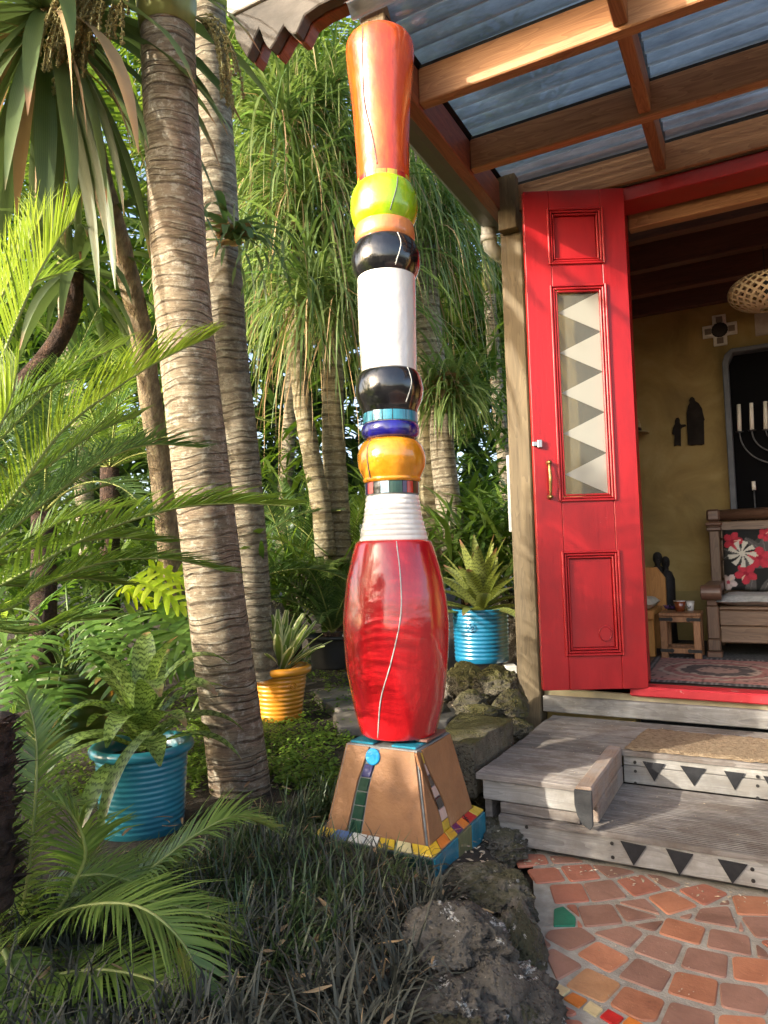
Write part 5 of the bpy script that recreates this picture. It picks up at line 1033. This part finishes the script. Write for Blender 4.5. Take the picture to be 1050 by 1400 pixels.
grassbed('green_grass', 4200, r_mondo2, L_MONDG, 'scattered green blades growing through the black grass', (.10, .20), .006, 4)
# ---- creeping green ground cover
random.seed(5); b = MB()
def r_moss():
    if random.random() < .75: q = onz(rnd(255, 480), rnd(905, 1075), .07)
    else: q = onz(rnd(20, 300), rnd(960, 1090), .06)
    return q.x, q.y
k = 0
while k < 15000:
    x, y = r_moss()
    if inplinth(x, y, .03) or inpot(x, y): continue
    nn = noise.noise(V((x*2.2, y*2.2, 4)))
    if nn < -.25: continue
    h = .035+.035*(noise.noise(V((x*6, y*6, 0)))+.5)
    for q in range(5):
        p = on_ground(x+rnd(-.02, .02), y+rnd(-.02, .02), rnd(.0, 1)*h+.006); a = rnd(0, 6.28); strap(b, p, V((cos(a), sin(a), rnd(-.2, .9))), rnd(.012, .024), rnd(.010, .016), .4, 2, None, base_w=.4, peak=.5, tipw=.3); k += 1
tag(b.build('ground_cover', L_MOSS), 'bright green creeping ground cover around the yellow pot', 'ground cover', None, 'stuff')
# ---- leaf litter, bark chips and pale gravel
CHIP = pm('pale_chip', [(.3, (.20, .14, .08)), (.55, (.42, .33, .22)), (.8, (.62, .56, .46))], 30, 3, .85, .3); b = MB(); random.seed(9)
def chip(p, s_):
    a = rnd(0, 6.28); u = V((cos(a), sin(a), rnd(-.3, .3)))*s_; v = V((-sin(a), cos(a), rnd(-.3, .3)))*s_*rnd(.3, .6); w_ = V((0, 0, s_*.25)); n0 = len(b.v); b.v += [p-u, p+v, p+u*rnd(.7, 1.2), p-v, p+w_]
    for f in ((0, 1, 4), (1, 2, 4), (2, 3, 4), (3, 0, 4)): b.face([n0+i for i in f])
for i in range(900):
    y = rnd(.9, 2.15); x = border(y)-rnd(.04, .42)
    if not inplinth(x, y, 0): chip(on_ground(x, y, .006), rnd(.004, .014))
for i in range(500):
    q = onz(rnd(340, 430), rnd(1010, 1075), .06); chip(on_ground(q.x, q.y, .006), rnd(.004, .010))
for i in range(350):
    q = onz(rnd(560, 640), rnd(930, 1000), .15); chip(on_ground(q.x, q.y, .008), rnd(.005, .014))
tag(b.build('leaf_litter', CHIP), 'pale bark chips and leaf litter scattered between the rocks', 'litter', None, 'stuff')
b = MB(); k = 0
while k < 260:
    x, y = rnd(-1.8, -.6), rnd(.7, 2.1)
    if x > border(y)-.1 or inplinth(x, y, .01): continue
    a = rnd(0, 6.28); strap(b, on_ground(x, y, rnd(.01, .10)), V((cos(a), sin(a), rnd(-.3, .4))), rnd(.02, .07), rnd(.005, .011), rnd(-.6, 1.2), 5, .5, twist=rnd(-2, 2)); k += 1
tag(b.build('fallen_leaves', L_DRY), 'curled dry leaves fallen among the black grass', 'leaves', None, 'stuff')
b = MB(); b.m = 0
for i in range(160):
    y = rnd(1.3, 2.16); x = rnd(border(y)+.12, .1); chip(V((x, y, PZ+.007)), rnd(.0015, .004))
for i in range(170):
    x, y = rnd(-.85, .1), rnd(2.24, 3.1); chip(V((x, y, (DZ if (x < -.55 or y > 2.7) else LZ)+.002)), rnd(.0015, .005))
for i in range(120): x = rnd(-.78, .2); chip(V((x, rnd(2.12, 2.2), PZ+.005)), rnd(.003, .010))
tag(b.build('debris', CHIP), 'fine dry debris strewn on the deck boards and tiles', 'debris', None, 'stuff')
# ---- unseen trees added to block the low sun from bed and patio
def shade_blocker(c, r, h, label, n, seed):
    random.seed(seed); t = thing('added_shade_tree', c, label, 'tree', 'unseen trees added to cast shade'); c = V(c); b = MB(); b.tube([c, c+V((.05, 0, h*.5)), c+V((0, .05, h*.9))], [.09, .06, .02], 10); b.build('trunk', TRK3, t, smooth=True); b = MB()
    for i in range(n):
        if i % 8 == 0:
            while True:
                q = V((rnd(-1, 1), rnd(-1, 1), rnd(-1, 1)))
                if q.length < 1: break
            q = c+V((q.x*r, q.y*r, h*.5+q.z*h*.5))
        d = V((rnd(-1, 1), rnd(-1, 1), rnd(-.6, .8))); strap(b, q+V((rnd(-.12, .12), rnd(-.12, .12), rnd(-.12, .12))), d, rnd(.14, .30), rnd(.05, .09), 1, 3, None, base_w=.3, peak=.4)
    tag(b.build('crown', L_BACK, t), kind='stuff')
for i, (x, y, r, h, lb) in enumerate(((-5.3, -2.5, .75, 2.1, 'leafy unseen tree added for shade at the far end of the row behind the photographer'), (-4.5, -2.8, .75, 2.25, 'leafy unseen tree added for shade next to the far end of the row behind the photographer'), (-3.7, -2.9, .75, 2.4, 'leafy unseen tree added for shade in the middle of the row behind the photographer'), (-2.9, -2.8, .8, 2.6, 'bushy unseen tree added for shade next to the middle of the row behind the photographer'), (-2.1, -2.9, .8, 2.8, 'tall unseen tree added for shade near the house end of the row behind the photographer'), (-1.3, -3.0, .75, 2.8, 'tallest unseen tree added for shade at the house end of the row behind the photographer'))):
    shade_blocker((x, y, -.06), r, h, lb, 2000 if i < 3 else 3600, 60+i)
random.seed(77)
# ================================================================== ROOM CONTENTS
OAK = wood('bench_oak', (.075, .043, .026), (.19, .12, .072), 0, .5, .15, var=.08); OAKZ = wood('bench_oak_upright', (.065, .036, .022), (.155, .092, .055), 2, .5, .15); DOAK = wood('dark_bench_rail', (.07, .035, .022), (.15, .08, .05), 0, .45, .2)
TEAK = wood('table_hardwood', (.15, .065, .025), (.33, .16, .07), 2, .5, .15); HONEY = wood('honey_plywood', (.36, .15, .035), (.56, .27, .07), 2, .45, .15, var=.04)
# settle bench: left end is in view, it goes on to the right
bx, by0, by1 = -.29, 4.14, 4.74
bench = thing('settle_bench', (bx, by0, FZ), 'carved wooden settle with high panelled back beside the small table', 'bench')
def bb_(n, *a, mat=OAK, bevel=.006): return boxo(n, *a, mat, bench, bevel)
L_ = 1.35
TPZ = ony(970, 700, by1).z
for x in (bx, bx+L_-.06):
    bb_('back_post', x, x+.06, by1-.07, by1, FZ, TPZ-.06, mat=OAKZ); bb_('post_capital', x-.012, x+.072, by1-.085, by1+.01, TPZ-.12, TPZ-.095, mat=DOAK); bb_('post_capital', x-.018, x+.078, by1-.09, by1+.014, TPZ-.09, TPZ-.065, mat=DOAK, bevel=.01); bb_('post_capital', x-.008, x+.068, by1-.08, by1+.01, TPZ-.06, TPZ+.012, mat=DOAK, bevel=.012)
    bb_('front_post', x, x+.06, by0, by0+.06, FZ+.10, .62, mat=OAKZ); bb_('foot', x-.008, x+.068, by0-.008, by0+.10, FZ, FZ+.035, mat=DOAK); bb_('foot', x-.002, x+.062, by0-.002, by0+.08, FZ+.036, FZ+.10, mat=OAKZ)
    b = MB(); az = .705; P = [V((x+.03, by0-.045, az-.03)), V((x+.03, by0-.05, az)), V((x+.03, by0+.0, az+.012)), V((x+.03, by1-.08, az+.012))]
    b.box(x-.012, x+.072, by0-.03, by1-.071, az-.02, az+.028); b.tube([V((x-.02, by0-.03, az-.012)), V((x+.08, by0-.03, az-.012))], .040, 20); b.box(x+.004, x+.056, by0+.0, by0+.055, .621, az-.021); b.build('arm_rest', DOAK, bench, bevel=.004)
b = MB(); b.tube([V((bx+.061, by1-.035, TPZ-.025)), V((bx+L_-.061, by1-.035, TPZ-.025))], .034, 20); b.build('top_rail', DOAK, bench, smooth=True)
zz = [.62, .74, .86, .98, TPZ-.062]
for i in range(4): bb_('back_board', bx+.061, bx+L_-.061, by1-.055+.003*(i % 2), by1-.02, zz[i]+.002, zz[i+1]-.002)
bb_('seat_board', bx+.061, bx+L_-.061, by0+.005, by1-.056, .598, .618); bb_('front_board', bx+.061, bx+L_-.061, by0+.012, by0+.036, .515, .597); bb_('front_board', bx+.061, bx+L_-.061, by0+.014, by0+.038, .425, .513)
PAD = pm('grey_seat_fabric', [(.3, (.30, .31, .30)), (.7, (.52, .53, .51))], 40, 5, .95, .6, .006, bscale=200)
b = MB(); nx, ny = 30, 12
def pad(b, x0, x1, y0, y1, z0, z1, nx=26, ny=10):
    for s_, zf in ((0, z0), (1, z1)):
        n0 = len(b.v)
        for j in range(ny+1):
            for i in range(nx+1):
                u, v = i/nx, j/ny; e = min(u, 1-u)*nx/2.0; f = min(v, 1-v)*ny/2.0; k = min(1, e)*min(1, f); k = sqrt(max(0, 1-(1-k)**2)); x = x0+(x1-x0)*u; y = y0+(y1-y0)*v
                zc = (z0+z1)/2; b.v.append(V((x, y, zc+(zf-zc)*k+.004*noise.noise(V((x*9, y*9, s_))))))
        for j in range(ny):
            for i in range(nx): a = n0+j*(nx+1)+i; b.face((a, a+1, a+nx+2, a+nx+1) if s_ else (a, a+nx+1, a+nx+2, a+1))
pad(b, bx+.05, bx+L_-.07, by0-.035, by1-.06, .6185, .672); tag(b.build('seat_cushion', PAD, smooth=True), 'thin grey seat cushion lying on the settle', 'cushion')
# floral back cushion: printed cloth
def attr_mat(name, rough=.9, scale=160, coat=0):
    m, nt, b = start(name); a = nd(nt, 'ShaderNodeVertexColor'); a.layer_name = 'print'; n = noise_(nt, coords(nt), scale, 3, .6); c = mixc(nt, .25, a.outputs[0], ramp(nt, n, [(.3, (.25, .25, .25)), (.7, (1, 1, 1))]), 'MULTIPLY'); nt.links.new(c, b.inputs['Base Color']); b.inputs['Roughness'].default_value = rough; bump_(nt, b, n, .3, .004); return m
def printed(name, nx, ny, posf, colf, mat, parent=None):
    b = MB()
    for j in range(ny+1):
        for i in range(nx+1): b.v.append(V(posf(i/nx, j/ny)))
    for j in range(ny):
        for i in range(nx): a = j*(nx+1)+i; b.face((a, a+1, a+nx+2, a+nx+1))
    o = b.build(name, mat, parent, smooth=True); ca = o.data.color_attributes.new('print', 'FLOAT_COLOR', 'POINT'); buf = []
    for j in range(ny+1):
        for i in range(nx+1): buf += list(colf(i/nx, j/ny))+[1]
    ca.data.foreach_set('color', buf); return o
random.seed(31); CW, CH = .95, .36; fl = []
for x, y, r, k in ((.055, .29, .055, 'r'), (.225, .325, .04, 'r'), (.19, .19, .065, 'r'), (.115, .10, .06, 'r'), (.10, .215, .075, 'm'), (.30, .05, .075, 'm'), (.305, .33, .06, 'm'), (.35, .27, .045, 'w'), (.41, .31, .05, 'w'), (.37, .15, .06, 'r'), (.48, .24, .06, 'r'), (.02, .05, .05, 'w'), (.56, .1, .07, 'm'), (.62, .29, .055, 'r'), (.7, .15, .06, 'w'), (.8, .26, .07, 'm'), (.85, .08, .06, 'r'), (.46, .06, .05, 'r')): fl.append((x, y, r, k, rnd(0, 6)))
lv = [(rnd(0, CW), rnd(0, CH), rnd(.05, .09), rnd(0, 3.14), rnd(0, 1)) for _ in range(70)]
def floral(u, v):
    x, y = u*CW, v*CH; c = (.012, .013, .012)
    for lx, ly, lr, la, q in lv:
        dx, dy = x-lx, y-ly; a = dx*cos(la)+dy*sin(la); e = -dx*sin(la)+dy*cos(la); k = (a/lr)**2+(e/(lr*.36))**2
        if k < 1: c = (.085, .08, .075) if q < .5 else (.035, .038, .032); c = (.15, .14, .13) if abs(e) < .0025 else c
    for fx, fy, fr, kd, ph_ in fl:
        dx, dy = x-fx, y-fy; r = hypot(dx, dy)/fr; a = atan2(dy, dx)
        if kd == 'm':
            if r < 1 and (sin(a*9+ph_+r*2) > -.25 or r < .22): c = (.62, .60, .50)
        else:
            lim = .62+.38*abs(cos(a*2.5+ph_))
            if r < lim:
                sh = .7+.3*abs(cos(a*2.5+ph_)); c = tuple(k*sh for k in ((.52, .035, .06) if kd == 'r' else (.66, .55, .52)))
                if r < .22: c = (.30, .01, .03) if kd == 'r' else (.55, .08, .12)
                if abs(sin((a-ph_)*.5)) < .06 and r < .8: c = (.75, .55, .4)
    return c
zb = .675
def cpos(u, v):
    e = min(u, 1-u, v, 1-v); k = min(1, e/.10); k = sqrt(max(0, 1-(1-k)**2)); return (bx+.075+CW*u, by1-.062-.055*k-.06*(1-v)*1.0, zb+CH*v+.006*noise.noise(V((u*8, v*4, 0))))
printed('back_cushion', 210, 84, cpos, floral, attr_mat('floral_print')); tag(bpy.data.objects['back_cushion'], 'black cushion printed with red hibiscus flowers and pale leaves', 'cushion')
# side table
tx0, tx1, ty0, ty1, tz = -.515, -.315, 4.04, 4.24, ony(935, 838, 4.05).z
tab = thing('side_table', (tx0, ty0, FZ), 'small square hardwood table with black iron corner straps', 'table')
def tb_(n, *a, mat=TEAK, bevel=.003): return boxo(n, *a, mat, tab, bevel)
tb_('table_top', tx0-.004, tx1+.004, ty0-.004, ty1+.004, tz-.018, tz)
w_ = .036
for x in (tx0, tx1-w_):
    for y in (ty0, ty1-w_): tb_('leg', x, x+w_, y, y+w_, FZ, tz-.0185)
for y in (ty0+.003, ty1-w_+.003):
    tb_('rail', tx0+w_+.0005, tx1-w_-.0005, y, y+.03, tz-.050, tz-.0187); tb_('rail', tx0+w_+.0005, tx1-w_-.0005, y, y+.03, FZ+.03, FZ+.06)
for x in (tx0+.003, tx1-w_+.003):
    tb_('rail', x, x+.03, ty0+w_+.0005, ty1-w_-.0005, tz-.050, tz-.0187); tb_('rail', x, x+.03, ty0+w_+.0005, ty1-w_-.0005, FZ+.03, FZ+.06)
for z in (tz-.034, FZ+.045):
    for s_, x in ((1, tx0-.002), (-1, tx1+.002)):
        x0, x1 = sorted((x, x+s_*.062)); b = MB(); b.prism([(x0, z-.008), (x1, z-.008), (x1, z+.008), (x0, z+.008)], ty0-.003, ty0-.0005, 1); e = x+s_*.058; b.tube([(e, ty0-.0045, z), (e, ty0-.0005, z)], .011, 12); b.build('iron_strap', IRON, tab)
def cup(name, px, py, r0, r1, h, mat, inner, label):
    q = onz(px, py, tz); t = thing(name, (q.x, q.y, tz), label, 'cup'); b = MB(); b.lathe((q.x, q.y, tz+.0005), [(r0*.5, 0), (r0, 0), (r1, h), (r1-.004, h), (r0-.004, .006), (.002, .006)], 28, False); b.build('body', mat, t, smooth=True)
    b = MB(); b.lathe((q.x, q.y, tz), [(r1-.0036, h-.003), (r1+.0006, h-.002), (r1+.0006, h+.0015), (r1-.0036, h+.0015)], 28, False); b.build('rim', inner, t, smooth=True); return q
cw = glaze('cup_white', (.76, .75, .72)); cup('cup', 930, 836, .024, .032, .058, glaze('brown_cup_glaze', (.24, .06, .02)), cw, 'rust brown cup with a pale rim on the small table'); q = cup('cup', 944, 835, .017, .023, .052, cw, cw, 'small white cup with a dark mark on the small table')
b = MB(); m0 = q+V((-.004, -.0215, .028)); b.tube([m0+V((.008*cos(a), 0, .012*sin(a))) for a in [pi+i*pi/8 for i in range(9)]], .0022, 6); tag(b.build('cup_mark', MC['black'], None), 'dark curved mark printed on the small white cup', 'mark')
o = [x for x in bpy.data.objects if x.type == 'EMPTY' and x.get('label', '').startswith('small white cup')][0]; cm = bpy.data.objects['cup_mark']; del cm['label']; del cm['category']; place(cm, o)
b = MB(); q = onz(915, 833, tz); LAV = pm('purple_flower', [(.4, (.10, .04, .16)), (.7, (.22, .10, .30))], 30, 3, .8, .2)
for i in range(70): a = rnd(0, 6.28); strap(b, q+V((rnd(-.02, .02), rnd(-.01, .01), .004)), V((cos(a), sin(a)*.5, rnd(.1, .9))), rnd(.02, .04), .006, .8, 3, None)
tag(b.build('dried_lavender', LAV), 'bunch of dried purple lavender on the small table', 'flowers', None)
q = onz(928, 822, tz); boxo('box', q.x-.018, q.x+.014, q.y-.01, q.y+.02, tz+.0005, tz+.05, DOAK, None, .003); tag(bpy.data.objects['box'], 'small dark wooden box behind the rust brown cup', 'box')
# honey wood daybed end behind the door
P = [ony(x, y, 4.42) for x, y in ((860, 776), (900, 776), (915, 790), (916, 890), (860, 890))]
db = thing('daybed', (P[0].x, 4.42, FZ), 'honey coloured wooden daybed end with pale cushion', 'daybed'); b = MB(); b.prism([(-.868, FZ), (-.52, FZ), (-.52, P[2].z), (-.565, P[0].z), (-.868, P[0].z)], 4.42, 4.45, 1); b.build('end_panel', HONEY, db, bevel=.003)
boxo('side_rail', -.868, -.545, 4.05, 4.085, .55, .60, HONEY, db, .004); boxo('side_rail', -.868, -.545, 4.0855, 4.4195, .57, .60, HONEY, db, .004); boxo('leg', -.60, -.55, 4.09, 4.14, FZ, .5695, HONEY, db, .003); boxo('skirt', -.868, -.56, 4.15, 4.17, FZ+.001, .5695, HONEY, db, .002)
CREAM = pm('cream_fabric', [(.3, (.50, .44, .32)), (.7, (.68, .62, .48))], 30, 5, .95, .4); b = MB(); pad(b, -.86, -.55, 4.055, 4.41, .6005, .66, 16, 10); tag(b.build('daybed_cushion', CREAM, smooth=True), 'cream cushion lying on the honey coloured daybed', 'cushion')
# carved couple on a hidden ledge behind the daybed
EBON = pm('ebony_carving', [(.3, (.010, .009, .008)), (.7, (.032, .028, .025))], 14, 5, .6, .3, spec=.2); sc_ = ony(906, 790, 4.7); t = thing('carved_figures', (sc_.x, 4.7, .345), 'dark carved couple with leaning heads behind the daybed', 'sculpture')
for k, (px, py, r) in enumerate(((899, 764, .030), (910, 770, .026))):
    h = ony(px, py, 4.70-.02*k); b = MB(); b.lathe((h.x, h.y, 0), [(.05, .345), (.045, .5), (.05, h.z-.10), (.034, h.z-.055), (.016, h.z-.042), (.018, h.z-.036), (r*.62, h.z-.028), (r*.9, h.z-.012), (r*.95, h.z+.012), (r*.8, h.z+.03), (r*.4, h.z+.041), (.002, h.z+.043)], 22)
    n_ = V((.25, -1, 0)).normalized(); f0 = V((h.x, h.y, h.z))+n_*r*.86; b.tube([f0+V((0, 0, .018)), f0+n_*.006+V((0, 0, -.004))], [.003, .006], 8)
    for s_ in (-1, 1): b.tube([f0+V((s_*.006, 0, .013)), f0+V((s_*.016, .004, .012))], .003, 6)
    b.tube([f0+V((-.008, .002, -.015)), f0+V((.008, .002, -.015))], .003, 6); b.build('figure', EBON, t, smooth=True)
# rug: printed weave
def rugc(u, v):
    x = (u*3.0) % 1; y = v; n = noise.noise(V((u*90, v*30, 2)))*.5+.5; n2 = noise.noise(V((u*40, v*16, 7))); e = ((x-.5)/.42)**2+((y-.5)/.34)**2; c = (.36, .20, .165)
    if e < .95+.2*n2: c = (.46, .34, .27)
    if .5+.12*n2 < e < .78+.12*n2: c = (.34, .14, .12)
    if e < .35+.2*n2: c = (.10, .075, .07)
    if e < .12: c = (.40, .25, .20)
    if v < .07 or v > .93 or u < .02: c = (.22, .20, .19) if int(u*160) % 2 else (.06, .055, .055)
    elif v < .15 or v > .86: c = (.42, .18, .15)
    if n > .66: c = tuple(k*.35 for k in c)
    return c
printed('rug', 200, 60, lambda u, v: (-.55+1.9*u+.02*(1-v), 3.30+.80*v, FZ+.006+.003*noise.noise(V((u*30, v*12, 0)))), rugc, attr_mat('rug_weave', .95, 260)); tag(bpy.data.objects['rug'], 'faded red and black patterned rug inside the doorway', 'rug')
MATG = pm('charcoal_weave', [(.3, (.02, .021, .022)), (.7, (.10, .10, .10))], 70, 4, .95, .8, .01); boxo('floor_mat', -.62, 1.6, 4.105, 4.86, FZ+.001, FZ+.0055, MATG, None, .001); tag(bpy.data.objects['floor_mat'], 'charcoal woven mat under the settle and table', 'mat')
# wall things
WB = 4.899
def wp(px, py): q = ony(px, py, WB); return (q.x, q.z)
cx_, cz_ = wp(984, 452); TIN = pm('stamped_tin', [(.3, (.46, .43, .38)), (.7, (.68, .64, .57))], 26, 5, .5, .4, metal=.2); t = thing('wall_cross', (cx_, WB, cz_), 'square armed pale cross with dark round centre on the mustard wall', 'cross'); W1, W2 = .040, .100
b = MB(); b.prism([(cx_+x, cz_+z) for x, z in ((-W1, -W2), (W1, -W2), (W1, -W1), (W2, -W1), (W2, W1), (W1, W1), (W1, W2), (-W1, W2), (-W1, W1), (-W2, W1), (-W2, -W1), (-W1, -W1))], WB-.014, WB, 1); b.build('cross_plate', TIN, t, bevel=.003)
for dx, dz in ((0, 1), (0, -1), (1, 0), (-1, 0)): boxo('inset', cx_+dx*.068-.019, cx_+dx*.068+.019, WB-.0165, WB-.0142, cz_+dz*.068-.019, cz_+dz*.068+.019, pm('dull_inset', [(.5, (.16, .13, .10))], 20, 4, .7, .3) if 'dull_inset' not in bpy.data.materials else bpy.data.materials['dull_inset'], t, .001)
b = MB(); b.prism([(cx_+.047*cos(a)*(1+.04*(i % 2)), cz_+.047*sin(a)*(1+.04*(i % 2))) for i, a in enumerate([k*pi/16 for k in range(32)])], WB-.026, WB-.0142, 1); b.build('boss', EBON, t, bevel=.006)
q0, q1 = wp(1031, 430), wp(1054, 457); t_ = boxo('plaque', q0[0], q1[0]+.02, WB-.012, WB, q1[1], q0[1], pm('clay_plaque', [(.3, (.30, .25, .20)), (.7, (.45, .39, .33))], 14, 5, .8, .4), None, .003); tag(t_, 'small pale square plaque high on the mustard wall', 'plaque')
SIL = pm('dark_cutout_metal', [(.3, (.014, .011, .009)), (.7, (.03, .025, .02))], 12, 4, .9, .2, spec=.1)
def zf(P): return [wp(860+x/3.684, 340+y/3.684) for x, y in P]
t = thing('wall_silhouette', (*wp(940, 608)[:1], WB, wp(940, 608)[1]), 'dark cutout of a robed adult holding a child by the hand', 'wall art')
for P in ([(297,988),(292,900),(290,830),(297,795),(305,780),(303,765),(310,752),(320,748),(330,755),(334,768),(352,780),(368,805),(374,835),(382,862),(378,868),(380,985),(366,990),(340,988),(318,992)], [(228,997),(230,940),(218,935),(222,905),(232,885),(232,868),(238,855),(250,852),(257,862),(257,880),(264,888),(284,886),(290,893),(268,902),(262,910),(262,995),(246,990)]):
    b = MB(); b.prism(zf(P), WB-.016, WB-.004, 1); b.build('figure', SIL, t)
# hat on the wall behind the door
h = ony(876, 592, 4.86); STRAW = pm('straw', [(.3, (.34, .25, .13)), (.7, (.52, .42, .24))], 60, 4, .9, .6); t = thing('straw_hat', h, 'straw hat with dark band hanging on the wall beside the door', 'hat'); b = MB(); M_ = V((h.x-.055, 4.80, h.z)); b.lathe(M_, [(.115, -.012), (.112, -.006), (.07, .0), (.066, .05), (.055, .085), (.02, .092), (.002, .09)], 30, False); b.build('crown', STRAW, t, smooth=True); b = MB(); b.lathe(M_, [(.0705, .002), (.0695, .024)], 30, False); b.build('band', IRON, t, smooth=True)
# candelabrum in the niche
WAX = pm('candle_wax', [(.4, (.66, .62, .50)), (.7, (.76, .72, .62))], 14, 3, .5, .1); NY = 4.83; t = thing('candelabrum', (ony(1052, 640, NY).x, NY, 1.15), 'black iron branched candelabrum with white candles in the dark niche', 'candelabrum'); cxx = ony(1064, 600, NY).x
GI = pm('grey_iron', [(.3, (.06, .06, .06)), (.7, (.14, .14, .14))], 20, 4, .5, .2, metal=.5)
for px, y0, y1 in ((1011, 553, 590), (1028, 551, 588), (1047, 549, 587), (1064, 547, 586), (1082, 546, 585), (1100, 545, 583), (1118, 543, 582)):
    a, e = ony(px, y1, NY), ony(px-1, y0, NY); b = MB(); b.tube([a, sub(a, e, .5), e], [.0125, .012, .0105], 12); b.build('candle', WAX, t, smooth=True); b = MB(); b.lathe(a, [(.004, -.008), (.022, -.004), (.023, .0)], 16); b.build('drip_pan', GI, t, smooth=True)
    if px != 1064:
        R_ = abs(a.x-cxx); b = MB(); b.tube([V((cxx+(a.x-cxx)*cos(k), NY, a.z-.008-R_*1.0*sin(k))) for k in [i*pi/2/14 for i in range(15)]], .0045, 8, False); b.build('arm', GI, t, smooth=True)
b = MB(); b.tube([ony(1064, 586, NY), V((cxx, NY, nz0+.001))], .007, 10); b.build('stem', GI, t, smooth=True); b = MB(); b.lathe((cxx, NY, nz0-.0), [(.07, .0), (.06, .012), (.012, .03)], 20); b.build('base', GI, t, smooth=True)
boxo('shelf', nx0+.002, nx0+.998, 4.72, 4.8925, nz0-.018, nz0-.001, DOAK, house, .003)
t = thing('candle_holder', (ony(1031, 690, 4.80).x, 4.80, nz0), 'small curled iron holder with one short white candle', 'candle'); a, e = ony(1031, 670, 4.80), ony(1030, 658, 4.80); b = MB(); b.tube([a, e], [.011, .0105], 12); b.build('candle', WAX, t, smooth=True)
b = MB(); b.tube([a, V((a.x, a.y, nz0))], .004, 8)
for s_ in (-1, 1): b.tube([V((a.x, a.y, nz0+.002)), V((a.x+s_*.02, a.y, nz0+.012)), V((a.x+s_*.035, a.y, nz0+.035)), V((a.x+s_*.045, a.y, nz0+.04)), V((a.x+s_*.05, a.y, nz0+.03))], .0035, 7)
b.build('stand', GI, t, smooth=True)
# woven pendant lamp
BAM = pm('bamboo_strip', [(.3, (.42, .31, .18)), (.7, (.60, .47, .30))], 20, 4, .6, .2); lc = V((.10, 4.1, 2.25)); q = pt(1047, 400, 3.6); lc = q; RX, RZ = .178, .098
t = thing('pendant_lamp', lc, 'woven lattice pendant lampshade hanging from the dark ceiling', 'lamp')
for sg in (1, -1):
    for i in range(22):
        b = MB(); a0_ = i*2*pi/22; L = []
        for k in range(29):
            s_ = k/28; th = -1.38+2.76*s_; an = a0_+sg*1.9*s_; r = RX*cos(th)*(1.0+.0*sg); L.append((V((r*cos(an), r*sin(an), RZ*sin(th)*1.02+.012*(1-s_))), V((cos(th)*cos(an), cos(th)*sin(an), sin(th)*1.6)).normalized()))
        for k, (p, n_) in enumerate(L):
            d = (L[min(k+1, 28)][0]-L[max(k-1, 0)][0]).normalized(); w_ = d.cross(n_).normalized()*.0058; o_ = n_*(.0012*sg); b.v += [lc+p-w_+o_, lc+p+w_+o_]
            if k: n0 = 2*k; b.face((n0-2, n0-1, n0+1, n0))
        b.build('strip', BAM, t, smooth=True)
b = MB(); b.tube([lc+V((0, 0, RZ*.9)), V((lc.x, lc.y, 2.735))], .003, 6); b.lathe(lc+V((0, 0, -.02)), [(.012, 0), (.02, .03), (.018, .08)], 12); b.build('cord', BLK, t)
